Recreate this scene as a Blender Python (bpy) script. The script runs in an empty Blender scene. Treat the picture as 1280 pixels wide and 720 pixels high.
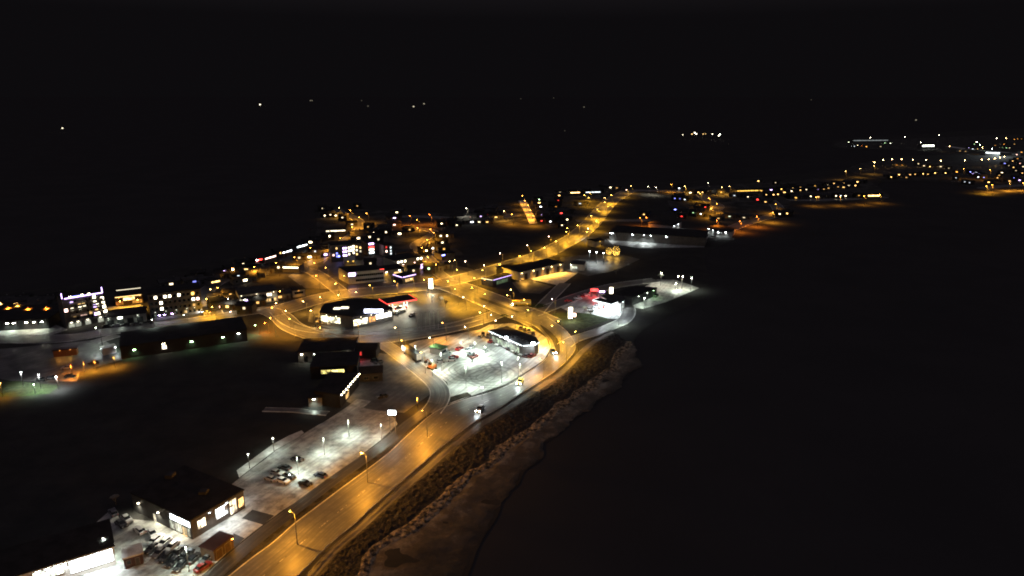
import bpy, bmesh, math, random
from mathutils import Vector, Matrix
from mathutils.geometry import tessellate_polygon
from mathutils import noise as mnoise

random.seed(7)
SC = bpy.context.scene
COL = SC.collection
H = 110.0
PITCH = math.radians(15.5)
FPX = 865.0

# ------------------------------------------------------------------ helpers
def G(x, y, z=0.0):
    """Ground position (plane height z) seen at photo pixel x, y."""
    cx, cy = (x - 640) / FPX, (360 - y) / FPX
    c, s = math.cos(PITCH), math.sin(PITCH)
    d = Vector((cx, c + cy * s, -s + cy * c))
    t = (z - H) / d.z
    return Vector((d.x * t, d.y * t, z))

def V2(p): return Vector((p.x, p.y))

def tag(o, label=None, cat=None, group=None, kind=None):
    if label: o['label'] = label
    if cat: o['category'] = cat
    if group: o['group'] = group
    if kind: o['kind'] = kind
    return o

def empty(name, loc=(0, 0, 0), rz=0.0):
    o = bpy.data.objects.new(name, None)
    o.location = loc; o.rotation_euler = (0, 0, rz)
    o.empty_display_size = 0.5
    COL.objects.link(o)
    return o

def link(name, me, parent=None, loc=None, rz=None):
    o = bpy.data.objects.new(name, me)
    COL.objects.link(o)
    if parent is not None: o.parent = parent
    if loc is not None: o.location = loc
    if rz is not None: o.rotation_euler = (0, 0, rz)
    return o

class MB:
    """Collects faces, builds one mesh."""
    def __init__(s): s.v = []; s.f = []; s.uv = None
    def quad(s, a, b, c, d):
        n = len(s.v); s.v += [tuple(a), tuple(b), tuple(c), tuple(d)]; s.f.append((n, n+1, n+2, n+3))
    def box(s, x0, x1, y0, y1, z0, z1, M=None):
        n = len(s.v)
        P = [(x0,y0,z0),(x1,y0,z0),(x1,y1,z0),(x0,y1,z0),(x0,y0,z1),(x1,y0,z1),(x1,y1,z1),(x0,y1,z1)]
        if M is not None: P = [tuple(M @ Vector(p)) for p in P]
        s.v += P
        s.f += [(n,n+3,n+2,n+1),(n+4,n+5,n+6,n+7),(n,n+1,n+5,n+4),(n+1,n+2,n+6,n+5),(n+2,n+3,n+7,n+6),(n+3,n,n+4,n+7)]
    def tube(s, p0, p1, r0, r1, k=8, cap=True):
        p0, p1 = Vector(p0), Vector(p1)
        d = (p1 - p0)
        if d.length < 1e-6: return
        d.normalize()
        a = d.cross(Vector((0, 0, 1)))
        if a.length < 1e-3: a = Vector((1, 0, 0))
        a.normalize(); b = d.cross(a)
        n = len(s.v)
        for p, r in ((p0, r0), (p1, r1)):
            for i in range(k):
                t = 2 * math.pi * i / k
                s.v.append(tuple(p + (a * math.cos(t) + b * math.sin(t)) * r))
        for i in range(k):
            j = (i + 1) % k
            s.f.append((n+i, n+j, n+k+j, n+k+i))
        if cap:
            s.f.append(tuple(n + i for i in reversed(range(k))))
            s.f.append(tuple(n + k + i for i in range(k)))
    def prism(s, pts, z0, z1):
        """pts 2-D ring, any orientation; closed prism."""
        area = sum(pts[i][0]*pts[(i+1)%len(pts)][1]-pts[(i+1)%len(pts)][0]*pts[i][1] for i in range(len(pts)))
        if area < 0: pts = list(reversed(pts))
        n = len(s.v); k = len(pts)
        for z in (z0, z1):
            for p in pts: s.v.append((p[0], p[1], z))
        tri = tessellate_polygon([[Vector((p[0], p[1], 0)) for p in pts]])
        for a, b, c in tri:
            A, B, C_ = pts[a], pts[b], pts[c]
            if (B[0]-A[0])*(C_[1]-A[1]) - (B[1]-A[1])*(C_[0]-A[0]) < 0: b, c = c, b
            s.f.append((n+k+a, n+k+b, n+k+c)); s.f.append((n+a, n+c, n+b))
        for i in range(k):
            j = (i+1) % k
            s.f.append((n+i, n+j, n+k+j, n+k+i))
    def mesh(s, name, mat, smooth=False):
        me = bpy.data.meshes.new(name)
        me.from_pydata(s.v, [], s.f); me.update()
        if mat is not None: me.materials.append(mat)
        if smooth:
            for p in me.polygons: p.use_smooth = True
        return me
    def build(s, name, mat, parent=None, loc=None, rz=None, smooth=False):
        return link(name, s.mesh(name, mat, smooth), parent, loc, rz)

def catmull(pts, n=8, closed=False):
    out = []
    m = len(pts)
    rng = range(m if closed else m - 1)
    for i in rng:
        if closed: p0, p1, p2, p3 = pts[(i-1) % m], pts[i], pts[(i+1) % m], pts[(i+2) % m]
        else: p0, p1, p2, p3 = pts[max(i-1, 0)], pts[i], pts[i+1], pts[min(i+2, m-1)]
        for k in range(n):
            t = k / n
            out.append(0.5*((2*p1)+(-p0+p2)*t+(2*p0-5*p1+4*p2-p3)*t*t+(-p0+3*p1-3*p2+p3)*t*t*t))
    if not closed: out.append(pts[-1].copy())
    return out

ORD = ['first','second','third','fourth','fifth','sixth','seventh','eighth','ninth','tenth','eleventh','twelfth','thirteenth','fourteenth','fifteenth','sixteenth','seventeenth','eighteenth','nineteenth','twentieth']
ORD += ['twenty-'+w for w in ORD[:9]] + ['thirtieth'] + ['thirty-'+w for w in ORD[:9]] + ['fortieth']

# ------------------------------------------------------------------ materials
def newmat(name):
    m = bpy.data.materials.new(name); m.use_nodes = True
    nt = m.node_tree
    for n in list(nt.nodes):
        if n.type not in ('OUTPUT_MATERIAL', 'BSDF_PRINCIPLED'): nt.nodes.remove(n)
    return m, nt, nt.nodes['Principled BSDF']

def noise_node(nt, scale, detail=4, rough=0.6, vec=None):
    n = nt.nodes.new('ShaderNodeTexNoise')
    n.inputs['Scale'].default_value = scale; n.inputs['Detail'].default_value = detail; n.inputs['Roughness'].default_value = rough
    if vec is not None: nt.links.new(vec, n.inputs['Vector'])
    return n

def ramp(nt, src, stops):
    r = nt.nodes.new('ShaderNodeValToRGB')
    el = r.color_ramp.elements
    while len(el) > 1: el.remove(el[-1])
    el[0].position = stops[0][0]; el[0].color = stops[0][1] if len(stops[0][1]) == 4 else (*stops[0][1], 1)
    for p, c in stops[1:]:
        e = el.new(p); e.color = c if len(c) == 4 else (*c, 1)
    nt.links.new(src, r.inputs['Fac'])
    return r

def mix(nt, fac, a, b):
    m = nt.nodes.new('ShaderNodeMix'); m.data_type = 'RGBA'
    for sock, v in ((m.inputs[0], fac), (m.inputs[6], a), (m.inputs[7], b)):
        if hasattr(v, 'is_output'): nt.links.new(v, sock)
        elif isinstance(v, (int, float)): sock.default_value = v
        else: sock.default_value = (*v, 1)
    return m.outputs[2]

def pos(nt):
    g = nt.nodes.new('ShaderNodeNewGeometry'); return g.outputs['Position']

def surf(name, c1, c2, scale=0.5, rough=0.8, lo=0.35, hi=0.65, bump=0.0, metal=0.0, spec=0.5, detail=5):
    m, nt, b = newmat(name)
    n = noise_node(nt, scale, detail, 0.65, pos(nt))
    r = ramp(nt, n.outputs['Fac'], [(lo, c1), (hi, c2)])
    nt.links.new(r.outputs['Color'], b.inputs['Base Color'])
    b.inputs['Roughness'].default_value = rough
    b.inputs['Metallic'].default_value = metal
    b.inputs['Specular IOR Level'].default_value = spec
    if bump > 0:
        bp = nt.nodes.new('ShaderNodeBump'); bp.inputs['Strength'].default_value = bump; bp.inputs['Distance'].default_value = 0.2
        n2 = noise_node(nt, scale * 5, 4, 0.7, pos(nt))
        nt.links.new(n2.outputs['Fac'], bp.inputs['Height']); nt.links.new(bp.outputs['Normal'], b.inputs['Normal'])
    return m

_em = {}
def emis(color, strength, var=0.0):
    key = (tuple(color), strength, var)
    if key in _em: return _em[key]
    m, nt, b = newmat('lit_%d' % len(_em))
    b.inputs['Base Color'].default_value = (0.2, 0.2, 0.2, 1)
    b.inputs['Emission Color'].default_value = (*color, 1)
    b.inputs['Emission Strength'].default_value = strength
    if var > 0:
        v = nt.nodes.new('ShaderNodeTexVoronoi'); v.inputs['Scale'].default_value = 0.9; v.feature = 'F1'
        nt.links.new(pos(nt), v.inputs['Vector'])
        n = noise_node(nt, 1.3, 3, 0.6, pos(nt))
        mu = nt.nodes.new('ShaderNodeMath'); mu.operation = 'MULTIPLY'
        sep = nt.nodes.new('ShaderNodeSeparateColor'); nt.links.new(v.outputs['Color'], sep.inputs[0])
        nt.links.new(sep.outputs[0], mu.inputs[0]); nt.links.new(n.outputs['Fac'], mu.inputs[1])
        mr = nt.nodes.new('ShaderNodeMapRange')
        mr.inputs['From Min'].default_value = 0.05; mr.inputs['From Max'].default_value = 0.5
        mr.inputs['To Min'].default_value = strength * (1 - var); mr.inputs['To Max'].default_value = strength * (1 + var)
        nt.links.new(mu.outputs[0], mr.inputs['Value']); nt.links.new(mr.outputs[0], b.inputs['Emission Strength'])
    m.cycles.emission_sampling = 'NONE'
    _em[key] = m
    return m

# colours of light
CO = {
 'O': (1.0, 0.40, 0.06), 'Y': (1.0, 0.56, 0.09), 'W': (1.0, 0.88, 0.62), 'C': (0.88, 0.98, 1.0),
 'P': (1.0, 0.62, 0.50), 'R': (1.0, 0.05, 0.04), 'B': (0.25, 0.28, 1.0), 'V': (0.65, 0.45, 1.0), 'G': (0.55, 1.0, 0.45),
 'A': (1.0, 0.62, 0.22), 'N': (0.93, 1.0, 0.80), 'D': (1.0, 0.22, 0.03),
}
CN = {'O':'orange','Y':'amber','W':'warm white','C':'cold white','P':'pinkish','R':'red','B':'blue','V':'violet','G':'green','A':'golden','N':'white','D':'deep orange'}

# light cast on the ground (lenses look paler than what they cast)
LC = dict(CO); LC.update({'O': (1.0, 0.39, 0.03), 'Y': (1.0, 0.46, 0.025), 'A': (1.0, 0.47, 0.06), 'D': (1.0, 0.25, 0.015), 'P': (1.0, 0.47, 0.035), 'W': (1.0, 0.92, 0.68), 'C': (0.92, 1.0, 0.97), 'N': (0.84, 1.0, 0.82)})
M = {}
def snow_ground(name, snow, dark, scale, lo, hi, tracks=0.0, swirl=None):
    m, nt, b = newmat(name)
    p = pos(nt)
    n = noise_node(nt, scale, 7, 0.68, p)
    r = ramp(nt, n.outputs['Fac'], [(lo, (0,0,0)), (hi, (1,1,1))])
    fac = r.outputs['Color']
    if tracks > 0:
        mp = nt.nodes.new('ShaderNodeMapping'); mp.vector_type = 'POINT'
        mp.inputs['Rotation'].default_value = (0, 0, HWY_ANG * -1.0)
        nt.links.new(p, mp.inputs['Vector'])
        mp2 = nt.nodes.new('ShaderNodeMapping'); mp2.inputs['Scale'].default_value = (0.035, 0.7, 1.0)
        nt.links.new(mp.outputs[0], mp2.inputs['Vector'])
        n2 = noise_node(nt, 1.0, 4, 0.6, mp2.outputs[0]); n2.inputs['Distortion'].default_value = 0.6
        r2 = ramp(nt, n2.outputs['Fac'], [(0.42, (1,1,1)), (0.56, (1-tracks,)*3)])
        mm = nt.nodes.new('ShaderNodeMix'); mm.data_type = 'RGBA'; mm.blend_type = 'MULTIPLY'; mm.inputs[0].default_value = 1
        nt.links.new(fac, mm.inputs[6]); nt.links.new(r2.outputs['Color'], mm.inputs[7]); fac = mm.outputs[2]
    if swirl is not None:
        # tyre tracks circling on the forecourt snow
        for (cx, cy), rmax in swirl:
            sub = nt.nodes.new('ShaderNodeVectorMath'); sub.operation = 'SUBTRACT'; sub.inputs[1].default_value = (cx, cy, 0)
            nt.links.new(p, sub.inputs[0])
            nn = noise_node(nt, 0.06, 2, 0.5, p)
            ln = nt.nodes.new('ShaderNodeVectorMath'); ln.operation = 'LENGTH'; nt.links.new(sub.outputs[0], ln.inputs[0])
            ad = nt.nodes.new('ShaderNodeMath'); ad.operation = 'MULTIPLY_ADD'; ad.inputs[1].default_value = 9.0
            nt.links.new(nn.outputs['Fac'], ad.inputs[0]); nt.links.new(ln.outputs['Value'], ad.inputs[2])
            sn = nt.nodes.new('ShaderNodeMath'); sn.operation = 'SINE'
            ml = nt.nodes.new('ShaderNodeMath'); ml.operation = 'MULTIPLY'; ml.inputs[1].default_value = 2.4
            nt.links.new(ad.outputs[0], ml.inputs[0]); nt.links.new(ml.outputs[0], sn.inputs[0])
            rr = ramp(nt, sn.outputs[0], [(0.25, (1,1,1)), (0.75, (0.45,0.45,0.45))])
            rad = ramp(nt, (lambda q: q.outputs[0])(_scale(nt, ln.outputs['Value'], 1.0 / rmax)), [(0.15, (0,0,0)), (0.4, (1,1,1)), (0.8, (1,1,1)), (1.0, (0,0,0))])
            mm = nt.nodes.new('ShaderNodeMix'); mm.data_type = 'RGBA'; mm.blend_type = 'MULTIPLY'
            nt.links.new(rad.outputs['Color'], mm.inputs[0])
            nt.links.new(fac, mm.inputs[6]); nt.links.new(rr.outputs['Color'], mm.inputs[7]); fac = mm.outputs[2]
    nt.links.new(mix(nt, fac, dark, snow), b.inputs['Base Color'])
    b.inputs['Roughness'].default_value = 0.55
    bp = nt.nodes.new('ShaderNodeBump'); bp.inputs['Strength'].default_value = 0.4; bp.inputs['Distance'].default_value = 0.1
    n3 = noise_node(nt, 1.7, 5, 0.7, p)
    nt.links.new(n3.outputs['Fac'], bp.inputs['Height']); nt.links.new(bp.outputs['Normal'], b.inputs['Normal'])
    return m

def _scale(nt, src, k):
    q = nt.nodes.new('ShaderNodeMath'); q.operation = 'MULTIPLY'; q.inputs[1].default_value = k
    nt.links.new(src, q.inputs[0]); return q

_d = G(528, 551) - G(365, 681)
HWY_ANG = math.atan2(_d.y, _d.x)

def asphalt(name, base=0.045, slush=0.16, rough=(0.28, 0.5), amount=0.55):
    """Wet winter asphalt; UV.x metres across, UV.y metres along."""
    m, nt, b = newmat(name)
    uv = nt.nodes.new('ShaderNodeUVMap'); uv.uv_map = 'UVMap'
    mp = nt.nodes.new('ShaderNodeMapping'); mp.inputs['Scale'].default_value = (1.3, 0.022, 1)
    nt.links.new(uv.outputs[0], mp.inputs['Vector'])
    n = noise_node(nt, 1.0, 5, 0.62, mp.outputs[0])
    g = noise_node(nt, 0.35, 6, 0.7, pos(nt))
    r = ramp(nt, n.outputs['Fac'], [(amount - 0.09, (0,0,0)), (amount + 0.12, (1,1,1))])
    r2 = ramp(nt, g.outputs['Fac'], [(0.4, (0.35,)*3), (0.6, (1,)*3)])
    mm = nt.nodes.new('ShaderNodeMix'); mm.data_type = 'RGBA'; mm.blend_type = 'MULTIPLY'; mm.inputs[0].default_value = 1
    nt.links.new(r.outputs['Color'], mm.inputs[6]); nt.links.new(r2.outputs['Color'], mm.inputs[7])
    c = mix(nt, mm.outputs[2], (base, base, base*1.02), (slush, slush, slush))
    nt.links.new(c, b.inputs['Base Color'])
    rr = nt.nodes.new('ShaderNodeMapRange'); rr.inputs['To Min'].default_value = rough[0]; rr.inputs['To Max'].default_value = rough[1]
    rr.inputs['From Min'].default_value = 0.35; rr.inputs['From Max'].default_value = 0.65
    nt.links.new(n.outputs['Fac'], rr.inputs['Value']); nt.links.new(rr.outputs[0], b.inputs['Roughness'])
    bp = nt.nodes.new('ShaderNodeBump'); bp.inputs['Strength'].default_value = 0.25; bp.inputs['Distance'].default_value = 0.05
    n3 = noise_node(nt, 3.0, 4, 0.7, mp.outputs[0]); nt.links.new(n3.outputs['Fac'], bp.inputs['Height'])
    nt.links.new(bp.outputs['Normal'], b.inputs['Normal'])
    return m

M['heath'] = surf('dark_heath', (0.032, 0.032, 0.032), (0.050, 0.048, 0.046), 0.09, 0.95, 0.38, 0.7, bump=0.5, spec=0.1)
M['sea'] = surf('dark_sea', (0.046, 0.045, 0.047), (0.053, 0.051, 0.053), 0.02, 0.9, bump=0.1, spec=0.0)
M['asphalt'] = asphalt('wet_asphalt', 0.065, 0.24, (0.42, 0.6), 0.52)
M['highway'] = asphalt('highway_asphalt', 0.08, 0.20, (0.40, 0.62), 0.52)
M['frontage'] = asphalt('frontage_asphalt', 0.028, 0.14, (0.4, 0.6), 0.56)
M['street'] = asphalt('street_asphalt', 0.05, 0.2, (0.35, 0.55), 0.5)
M['lot'] = snow_ground('trodden_snow', (0.5, 0.51, 0.5), (0.10, 0.10, 0.098), 0.3, 0.30, 0.58, tracks=0.38)
_s = G(618, 470); _s2 = G(590, 462)
M['lotB'] = snow_ground('forecourt_snow', (0.6, 0.61, 0.6), (0.09, 0.09, 0.088), 0.09, 0.28, 0.56, tracks=0.5, swirl=[((_s.x, _s.y), 15.0), ((_s2.x, _s2.y), 18.0)])
M['lotdark'] = snow_ground('grey_yard', (0.22, 0.22, 0.21), (0.05, 0.05, 0.05), 0.1, 0.4, 0.66, tracks=0.5)
M['snow'] = surf('snow_bank', (0.35, 0.35, 0.34), (0.65, 0.66, 0.66), 0.4, 0.6, bump=0.4)
M['concrete'] = surf('pale_concrete', (0.55, 0.55, 0.54), (0.72, 0.72, 0.7), 0.3, 0.6)
M['beach'] = snow_ground('snowy_beach', (0.17, 0.155, 0.14), (0.045, 0.04, 0.035), 0.07, 0.38, 0.66)
def beachmat():
    m, nt, b = newmat('snowy_beach_sand')
    p = pos(nt)
    uv = nt.nodes.new('ShaderNodeUVMap'); uv.uv_map = 'UVMap'
    sx = nt.nodes.new('ShaderNodeSeparateXYZ'); nt.links.new(uv.outputs[0], sx.inputs[0])
    n = noise_node(nt, 0.16, 7, 0.7, p)
    a = nt.nodes.new('ShaderNodeMath'); a.operation = 'MULTIPLY_ADD'; a.inputs[1].default_value = -0.02  # snow thins seaward; the darkening also stands in for fading lamp light
    nt.links.new(sx.outputs['X'], a.inputs[0]); nt.links.new(n.outputs['Fac'], a.inputs[2])
    r = ramp(nt, a.outputs[0], [(0.15, (0.05, 0.046, 0.042)), (0.42, (0.10, 0.085, 0.07)), (0.62, (0.26, 0.23, 0.19))])
    nt.links.new(r.outputs['Color'], b.inputs['Base Color']); b.inputs['Roughness'].default_value = 0.9
    b.inputs['Specular IOR Level'].default_value = 0.1
    bp = nt.nodes.new('ShaderNodeBump'); bp.inputs['Strength'].default_value = 0.8; bp.inputs['Distance'].default_value = 0.3
    n3 = noise_node(nt, 0.8, 6, 0.7, p); nt.links.new(n3.outputs['Fac'], bp.inputs['Height']); nt.links.new(bp.outputs['Normal'], b.inputs['Normal'])
    return m
M['sand'] = beachmat()
M['rock'] = surf('shore_rock', (0.014, 0.012, 0.011), (0.09, 0.075, 0.06), 0.9, 0.8, 0.50, 0.72, bump=1.0, detail=7)
M['ridge'] = surf('snowy_boulders', (0.03, 0.026, 0.021), (0.48, 0.40, 0.28), 0.6, 0.85, 0.42, 0.62, bump=1.0, detail=7)
M['lawn'] = surf('frosted_grass', (0.02, 0.03, 0.014), (0.06, 0.08, 0.04), 0.4, 0.9, bump=0.4, spec=0.1)
M['verge'] = surf('verge_grass', (0.018, 0.017, 0.013), (0.10, 0.09, 0.075), 0.25, 0.95, 0.4, 0.75, bump=0.6, spec=0.1)
M['yard'] = snow_ground('wet_yard', (0.16, 0.16, 0.155), (0.028, 0.028, 0.028), 0.12, 0.45, 0.72, tracks=0.6)
M['town'] = surf('trodden_town_ground', (0.030, 0.030, 0.030), (0.10, 0.098, 0.094), 0.07, 0.9, 0.42, 0.70, bump=0.3, spec=0.1)
M['pad'] = surf('dark_pad', (0.018, 0.018, 0.018), (0.035, 0.035, 0.034), 0.5, 0.7)
M['roof'] = surf('black_roofing', (0.020, 0.020, 0.022), (0.034, 0.034, 0.036), 0.3, 0.9, spec=0.1)
M['roof2'] = surf('grey_roofing', (0.025, 0.025, 0.028), (0.06, 0.06, 0.064), 0.3, 0.8, spec=0.2)
M['wallgrey'] = surf('grey_cladding', (0.10, 0.10, 0.10), (0.16, 0.16, 0.155), 0.7, 0.6)
M['walldark'] = surf('dark_cladding', (0.035, 0.036, 0.038), (0.06, 0.06, 0.062), 0.7, 0.5)
M['wallblack'] = surf('black_cladding', (0.012, 0.012, 0.013), (0.022, 0.022, 0.023), 0.7, 0.7)
M['wallpale'] = surf('pale_render', (0.38, 0.38, 0.35), (0.5, 0.49, 0.45), 0.5, 0.7)
M['wallwhite'] = surf('white_cladding', (0.6, 0.6, 0.58), (0.75, 0.75, 0.73), 0.5, 0.5)
M['wood'] = surf('brown_boards', (0.04, 0.025, 0.014), (0.085, 0.05, 0.03), 1.2, 0.7)
M['redroof'] = surf('dark_red_metal', (0.03, 0.014, 0.012), (0.05, 0.02, 0.018), 1.0, 0.5)
M['galv'] = surf('galvanised_steel', (0.09, 0.09, 0.09), (0.15, 0.15, 0.15), 2.0, 0.55, metal=0.3)
M['black'] = surf('black_rubber', (0.01, 0.01, 0.01), (0.02, 0.02, 0.02), 3.0, 0.8)
M['glass'] = surf('dark_glass', (0.008, 0.01, 0.012), (0.015, 0.018, 0.02), 1.0, 0.06)
M['frame'] = surf('window_frame', (0.12, 0.12, 0.12), (0.2, 0.2, 0.2), 2.0, 0.5)
M['bark'] = surf('bark', (0.05, 0.04, 0.03), (0.12, 0.1, 0.08), 3.0, 0.9)
M['needle'] = surf('needles', (0.015, 0.035, 0.012), (0.05, 0.09, 0.03), 1.5, 0.8)
M['twig'] = surf('frosted_twigs', (0.12, 0.11, 0.09), (0.35, 0.35, 0.32), 3.0, 0.8)
M['redpaint'] = surf('red_paint', (0.45, 0.02, 0.02), (0.6, 0.04, 0.03), 2.0, 0.4)
M['orange_paint_light'] = surf('orange_paint_and_light', (0.35, 0.12, 0.03), (0.5, 0.18, 0.05), 2.0, 0.4)
M['yellowpaint'] = surf('yellow_paint', (0.6, 0.42, 0.04), (0.75, 0.52, 0.06), 2.0, 0.4)
M['greenroof'] = surf('green_roof', (0.05, 0.16, 0.06), (0.1, 0.25, 0.1), 1.0, 0.5)

def carpaint():
    m, nt, b = newmat('car_paint')
    oi = nt.nodes.new('ShaderNodeObjectInfo')
    n = noise_node(nt, 1.5, 4, 0.6, pos(nt))
    r = ramp(nt, n.outputs['Fac'], [(0.52, (0,0,0)), (0.72, (0.5,0.5,0.5))])
    nt.links.new(mix(nt, r.outputs['Color'], oi.outputs['Color'], (0.55, 0.56, 0.57)), b.inputs['Base Color'])
    b.inputs['Roughness'].default_value = 0.3; b.inputs['Coat Weight'].default_value = 0.4
    return m
M['car'] = carpaint()

# ------------------------------------------------------------------ camera, world, moon
cam = bpy.data.cameras.new('camera'); co = bpy.data.objects.new('camera', cam); COL.objects.link(co)
co.location = (0, 0, H); co.rotation_euler = (math.radians(90) - PITCH, 0, 0)
cam.sensor_width = 36; cam.lens = 36 * FPX / 1280; cam.clip_start = 0.5; cam.clip_end = 120000
SC.camera = co

w = bpy.data.worlds.new('World'); SC.world = w; w.use_nodes = True
nt = w.node_tree
bg = nt.nodes['Background']; out = nt.nodes['World Output']
sky = nt.nodes.new('ShaderNodeTexSky'); sky.sky_type = 'NISHITA'; sky.sun_disc = False
sky.sun_elevation = math.radians(-9); sky.sun_rotation = math.radians(200)
nt.links.new(sky.outputs[0], bg.inputs['Color']); bg.inputs['Strength'].default_value = 0.05
bg2 = nt.nodes.new('ShaderNodeBackground'); bg2.inputs['Strength'].default_value = 1.0
geo = nt.nodes.new('ShaderNodeTexCoord'); sep = nt.nodes.new('ShaderNodeSeparateXYZ')
nt.links.new(geo.outputs['Generated'], sep.inputs[0])
rp = ramp(nt, sep.outputs['Z'], [(0.0, (0.0039, 0.0034, 0.0041)), (0.10, (0.0039, 0.0034, 0.0041)), (0.2, (0.014, 0.012, 0.014)), (1.0, (0.117, 0.101, 0.119))])
nt.links.new(rp.outputs['Color'], bg2.inputs['Color'])
add = nt.nodes.new('ShaderNodeAddShader')
nt.links.new(bg.outputs[0], add.inputs[0]); nt.links.new(bg2.outputs[0], add.inputs[1]); nt.links.new(add.outputs[0], out.inputs['Surface'])

sun = bpy.data.lights.new('moon', 'SUN'); so = bpy.data.objects.new('moon', sun); COL.objects.link(so)
sun.energy = 0.01; sun.angle = math.radians(0.5); sun.color = (0.8, 0.87, 1.0)
so.rotation_euler = (math.radians(50), 0, math.radians(30))

SC.render.engine = 'CYCLES'
SC.cycles.max_bounces = 4; SC.cycles.diffuse_bounces = 2; SC.cycles.glossy_bounces = 2
SC.cycles.transparent_max_bounces = 4
SC.cycles.sample_clamp_indirect = 2.0
SC.cycles.use_light_tree = True
SC.cycles.use_denoising = True
SC.cycles.pixel_filter_type = 'BLACKMAN_HARRIS'; SC.cycles.filter_width = 1.9
SC.cycles.use_adaptive_sampling = False
SC.view_settings.view_transform = 'Standard'; SC.view_settings.look = 'None'
SC.view_settings.exposure = 0.0; SC.view_settings.gamma = 1.0

# ------------------------------------------------------------------ ground sheets
LEVEL = [0]
def sheet_pts(name, pts, z, mat, smooth=0, kind='structure'):
    if smooth: pts = catmull(pts, smooth, closed=True)
    tri = tessellate_polygon([[Vector((p.x, p.y, 0)) for p in pts]])
    me = bpy.data.meshes.new(name)
    fs = []
    for a, b, c in tri:
        A, B, C_ = pts[a], pts[b], pts[c]
        if (B.x-A.x)*(C_.y-A.y) - (B.y-A.y)*(C_.x-A.x) < 0: b, c = c, b
        fs.append((a, b, c))
    me.from_pydata([(p.x, p.y, z) for p in pts], [], fs); me.update()
    me.materials.append(mat)
    o = link(name, me); o['kind'] = kind
    return o

def sheet(name, px, z, mat, smooth=0):
    return sheet_pts(name, [G(x, y) for x, y in px], z, mat, smooth)

def ribbon(name, L, R, z, mat, n=8, bump=0.0, cols=1, fn=None, kind='structure'):
    """Road surface between two world polylines (same count)."""
    L = catmull([p.copy() for p in L], n); R = catmull([p.copy() for p in R], n)
    vs, fs, uvs = [], [], []
    along = 0.0
    for i, (a, b) in enumerate(zip(L, R)):
        if i: along += ((a + b) / 2 - (L[i-1] + R[i-1]) / 2).length
        wd = (b - a).length
        for j in range(cols + 1):
            t = j / cols
            p = a.lerp(b, t)
            zz = z + (fn(p, t) if fn else 0.0)
            vs.append((p.x, p.y, zz)); uvs.append((t * wd, along))
    k = cols + 1
    for i in range(len(L) - 1):
        for j in range(cols):
            fs.append((i*k+j, i*k+j+1, (i+1)*k+j+1, (i+1)*k+j))
    me = bpy.data.meshes.new(name); me.from_pydata(vs, [], fs); me.update()
    uvl = me.uv_layers.new(name='UVMap')
    for lp in me.loops: uvl.data[lp.index].uv = uvs[lp.vertex_index]
    if me.polygons[0].normal.z < 0: me.flip_normals()
    me.materials.append(mat)
    o = link(name, me); o['kind'] = kind
    return o

def offset(pts, d):
    out = []
    for i, p in enumerate(pts):
        a = pts[max(i-1, 0)]; b = pts[min(i+1, len(pts)-1)]
        t = (b - a); t.z = 0; t.normalize()
        out.append(p + Vector((-t.y, t.x, 0)) * d)
    return out

ZR = [0.02]
def road(name, px, width, mat=None, banks=True, z=None):
    pts = catmull([G(x, y) for x, y in px], 6)
    ZR[0] += 0.004
    z = ZR[0] if z is None else z
    ribbon(name, offset(pts, width/2), offset(pts, -width/2), z, mat or M['street'], n=1)
    if banks:
        bank(offset(pts, width/2)); bank(offset(pts, -width/2))
    return pts

def bank(pts, wd=0.3, h=0.14, name='kerb'):
    """Kerb with ploughed snow lying along it."""
    mb = MB()
    pts = [p for i, p in enumerate(pts) if i == 0 or (p - pts[i-1]).length > 0.01]
    L, R = offset(pts, wd), offset(pts, -wd)
    n = 0
    for i, p in enumerate(pts):
        hh = h * (0.7 + 0.6 * mnoise.noise(p * 0.15))
        k = 0.75 + 0.5 * mnoise.noise(p * 0.22 + Vector((9, 3, 1)))
        a = p.lerp(L[i], k); b = p.lerp(R[i], k)
        mb.v += [(a.x, a.y, 0.0), (p.x*0.6+a.x*0.4, p.y*0.6+a.y*0.4, hh + 0.05), (p.x*0.6+b.x*0.4, p.y*0.6+b.y*0.4, hh + 0.05), (b.x, b.y, 0.0)]
        if i:
            o = 4 * (i - 1)
            for j in range(3): mb.f.append((o+j, o+j+1, o+j+5, o+j+4))
    ob = mb.build(name, M['snow']); ob['kind'] = 'structure'
    return ob

# sea to the horizon and the land on it
mb = MB(); mb.quad((-70000, -3000, -0.15), (70000, -3000, -0.15), (70000, 90000, -0.15), (-70000, 90000, -0.15))
o = mb.build('sea', M['sea']); o['kind'] = 'structure'
coast = [(-900, 430), (-200, 392), (0, 366), (60, 360), (130, 350), (250, 330), (320, 314), (392, 286), (396, 256), (440, 252), (470, 260), (560, 262),
         (640, 248), (690, 237), (780, 228), (900, 225), (970, 220), (1040, 213), (1058, 210), (1085, 203), (1110, 197), (1160, 194), (1210, 193), (1125, 187), (1050, 186), (1040, 180), (1056, 173), (1150, 168), (1280, 160), (1600, 150),
         (1700, 230), (1280, 243), (1225, 243), (1190, 229), (1100, 228), (1112, 247), (1060, 252), (990, 257), (972, 272), (945, 284), (925, 297), (890, 312), (882, 330), (888, 350),
         (880, 372), (850, 388), (805, 412), (792, 432), (800, 452), (775, 480), (722, 522), (700, 530), (690, 548), (678, 556), (676, 574), (655, 590), (648, 606), (630, 620), (622, 645), (600, 680),
         (585, 720), (560, 780), (500, 900), (300, 1400), (-500, 1500), (-3000, 900)]
land = sheet_pts('ground', [G(x, y) for x, y in coast], 0.0, M['heath'], 4)
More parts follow.
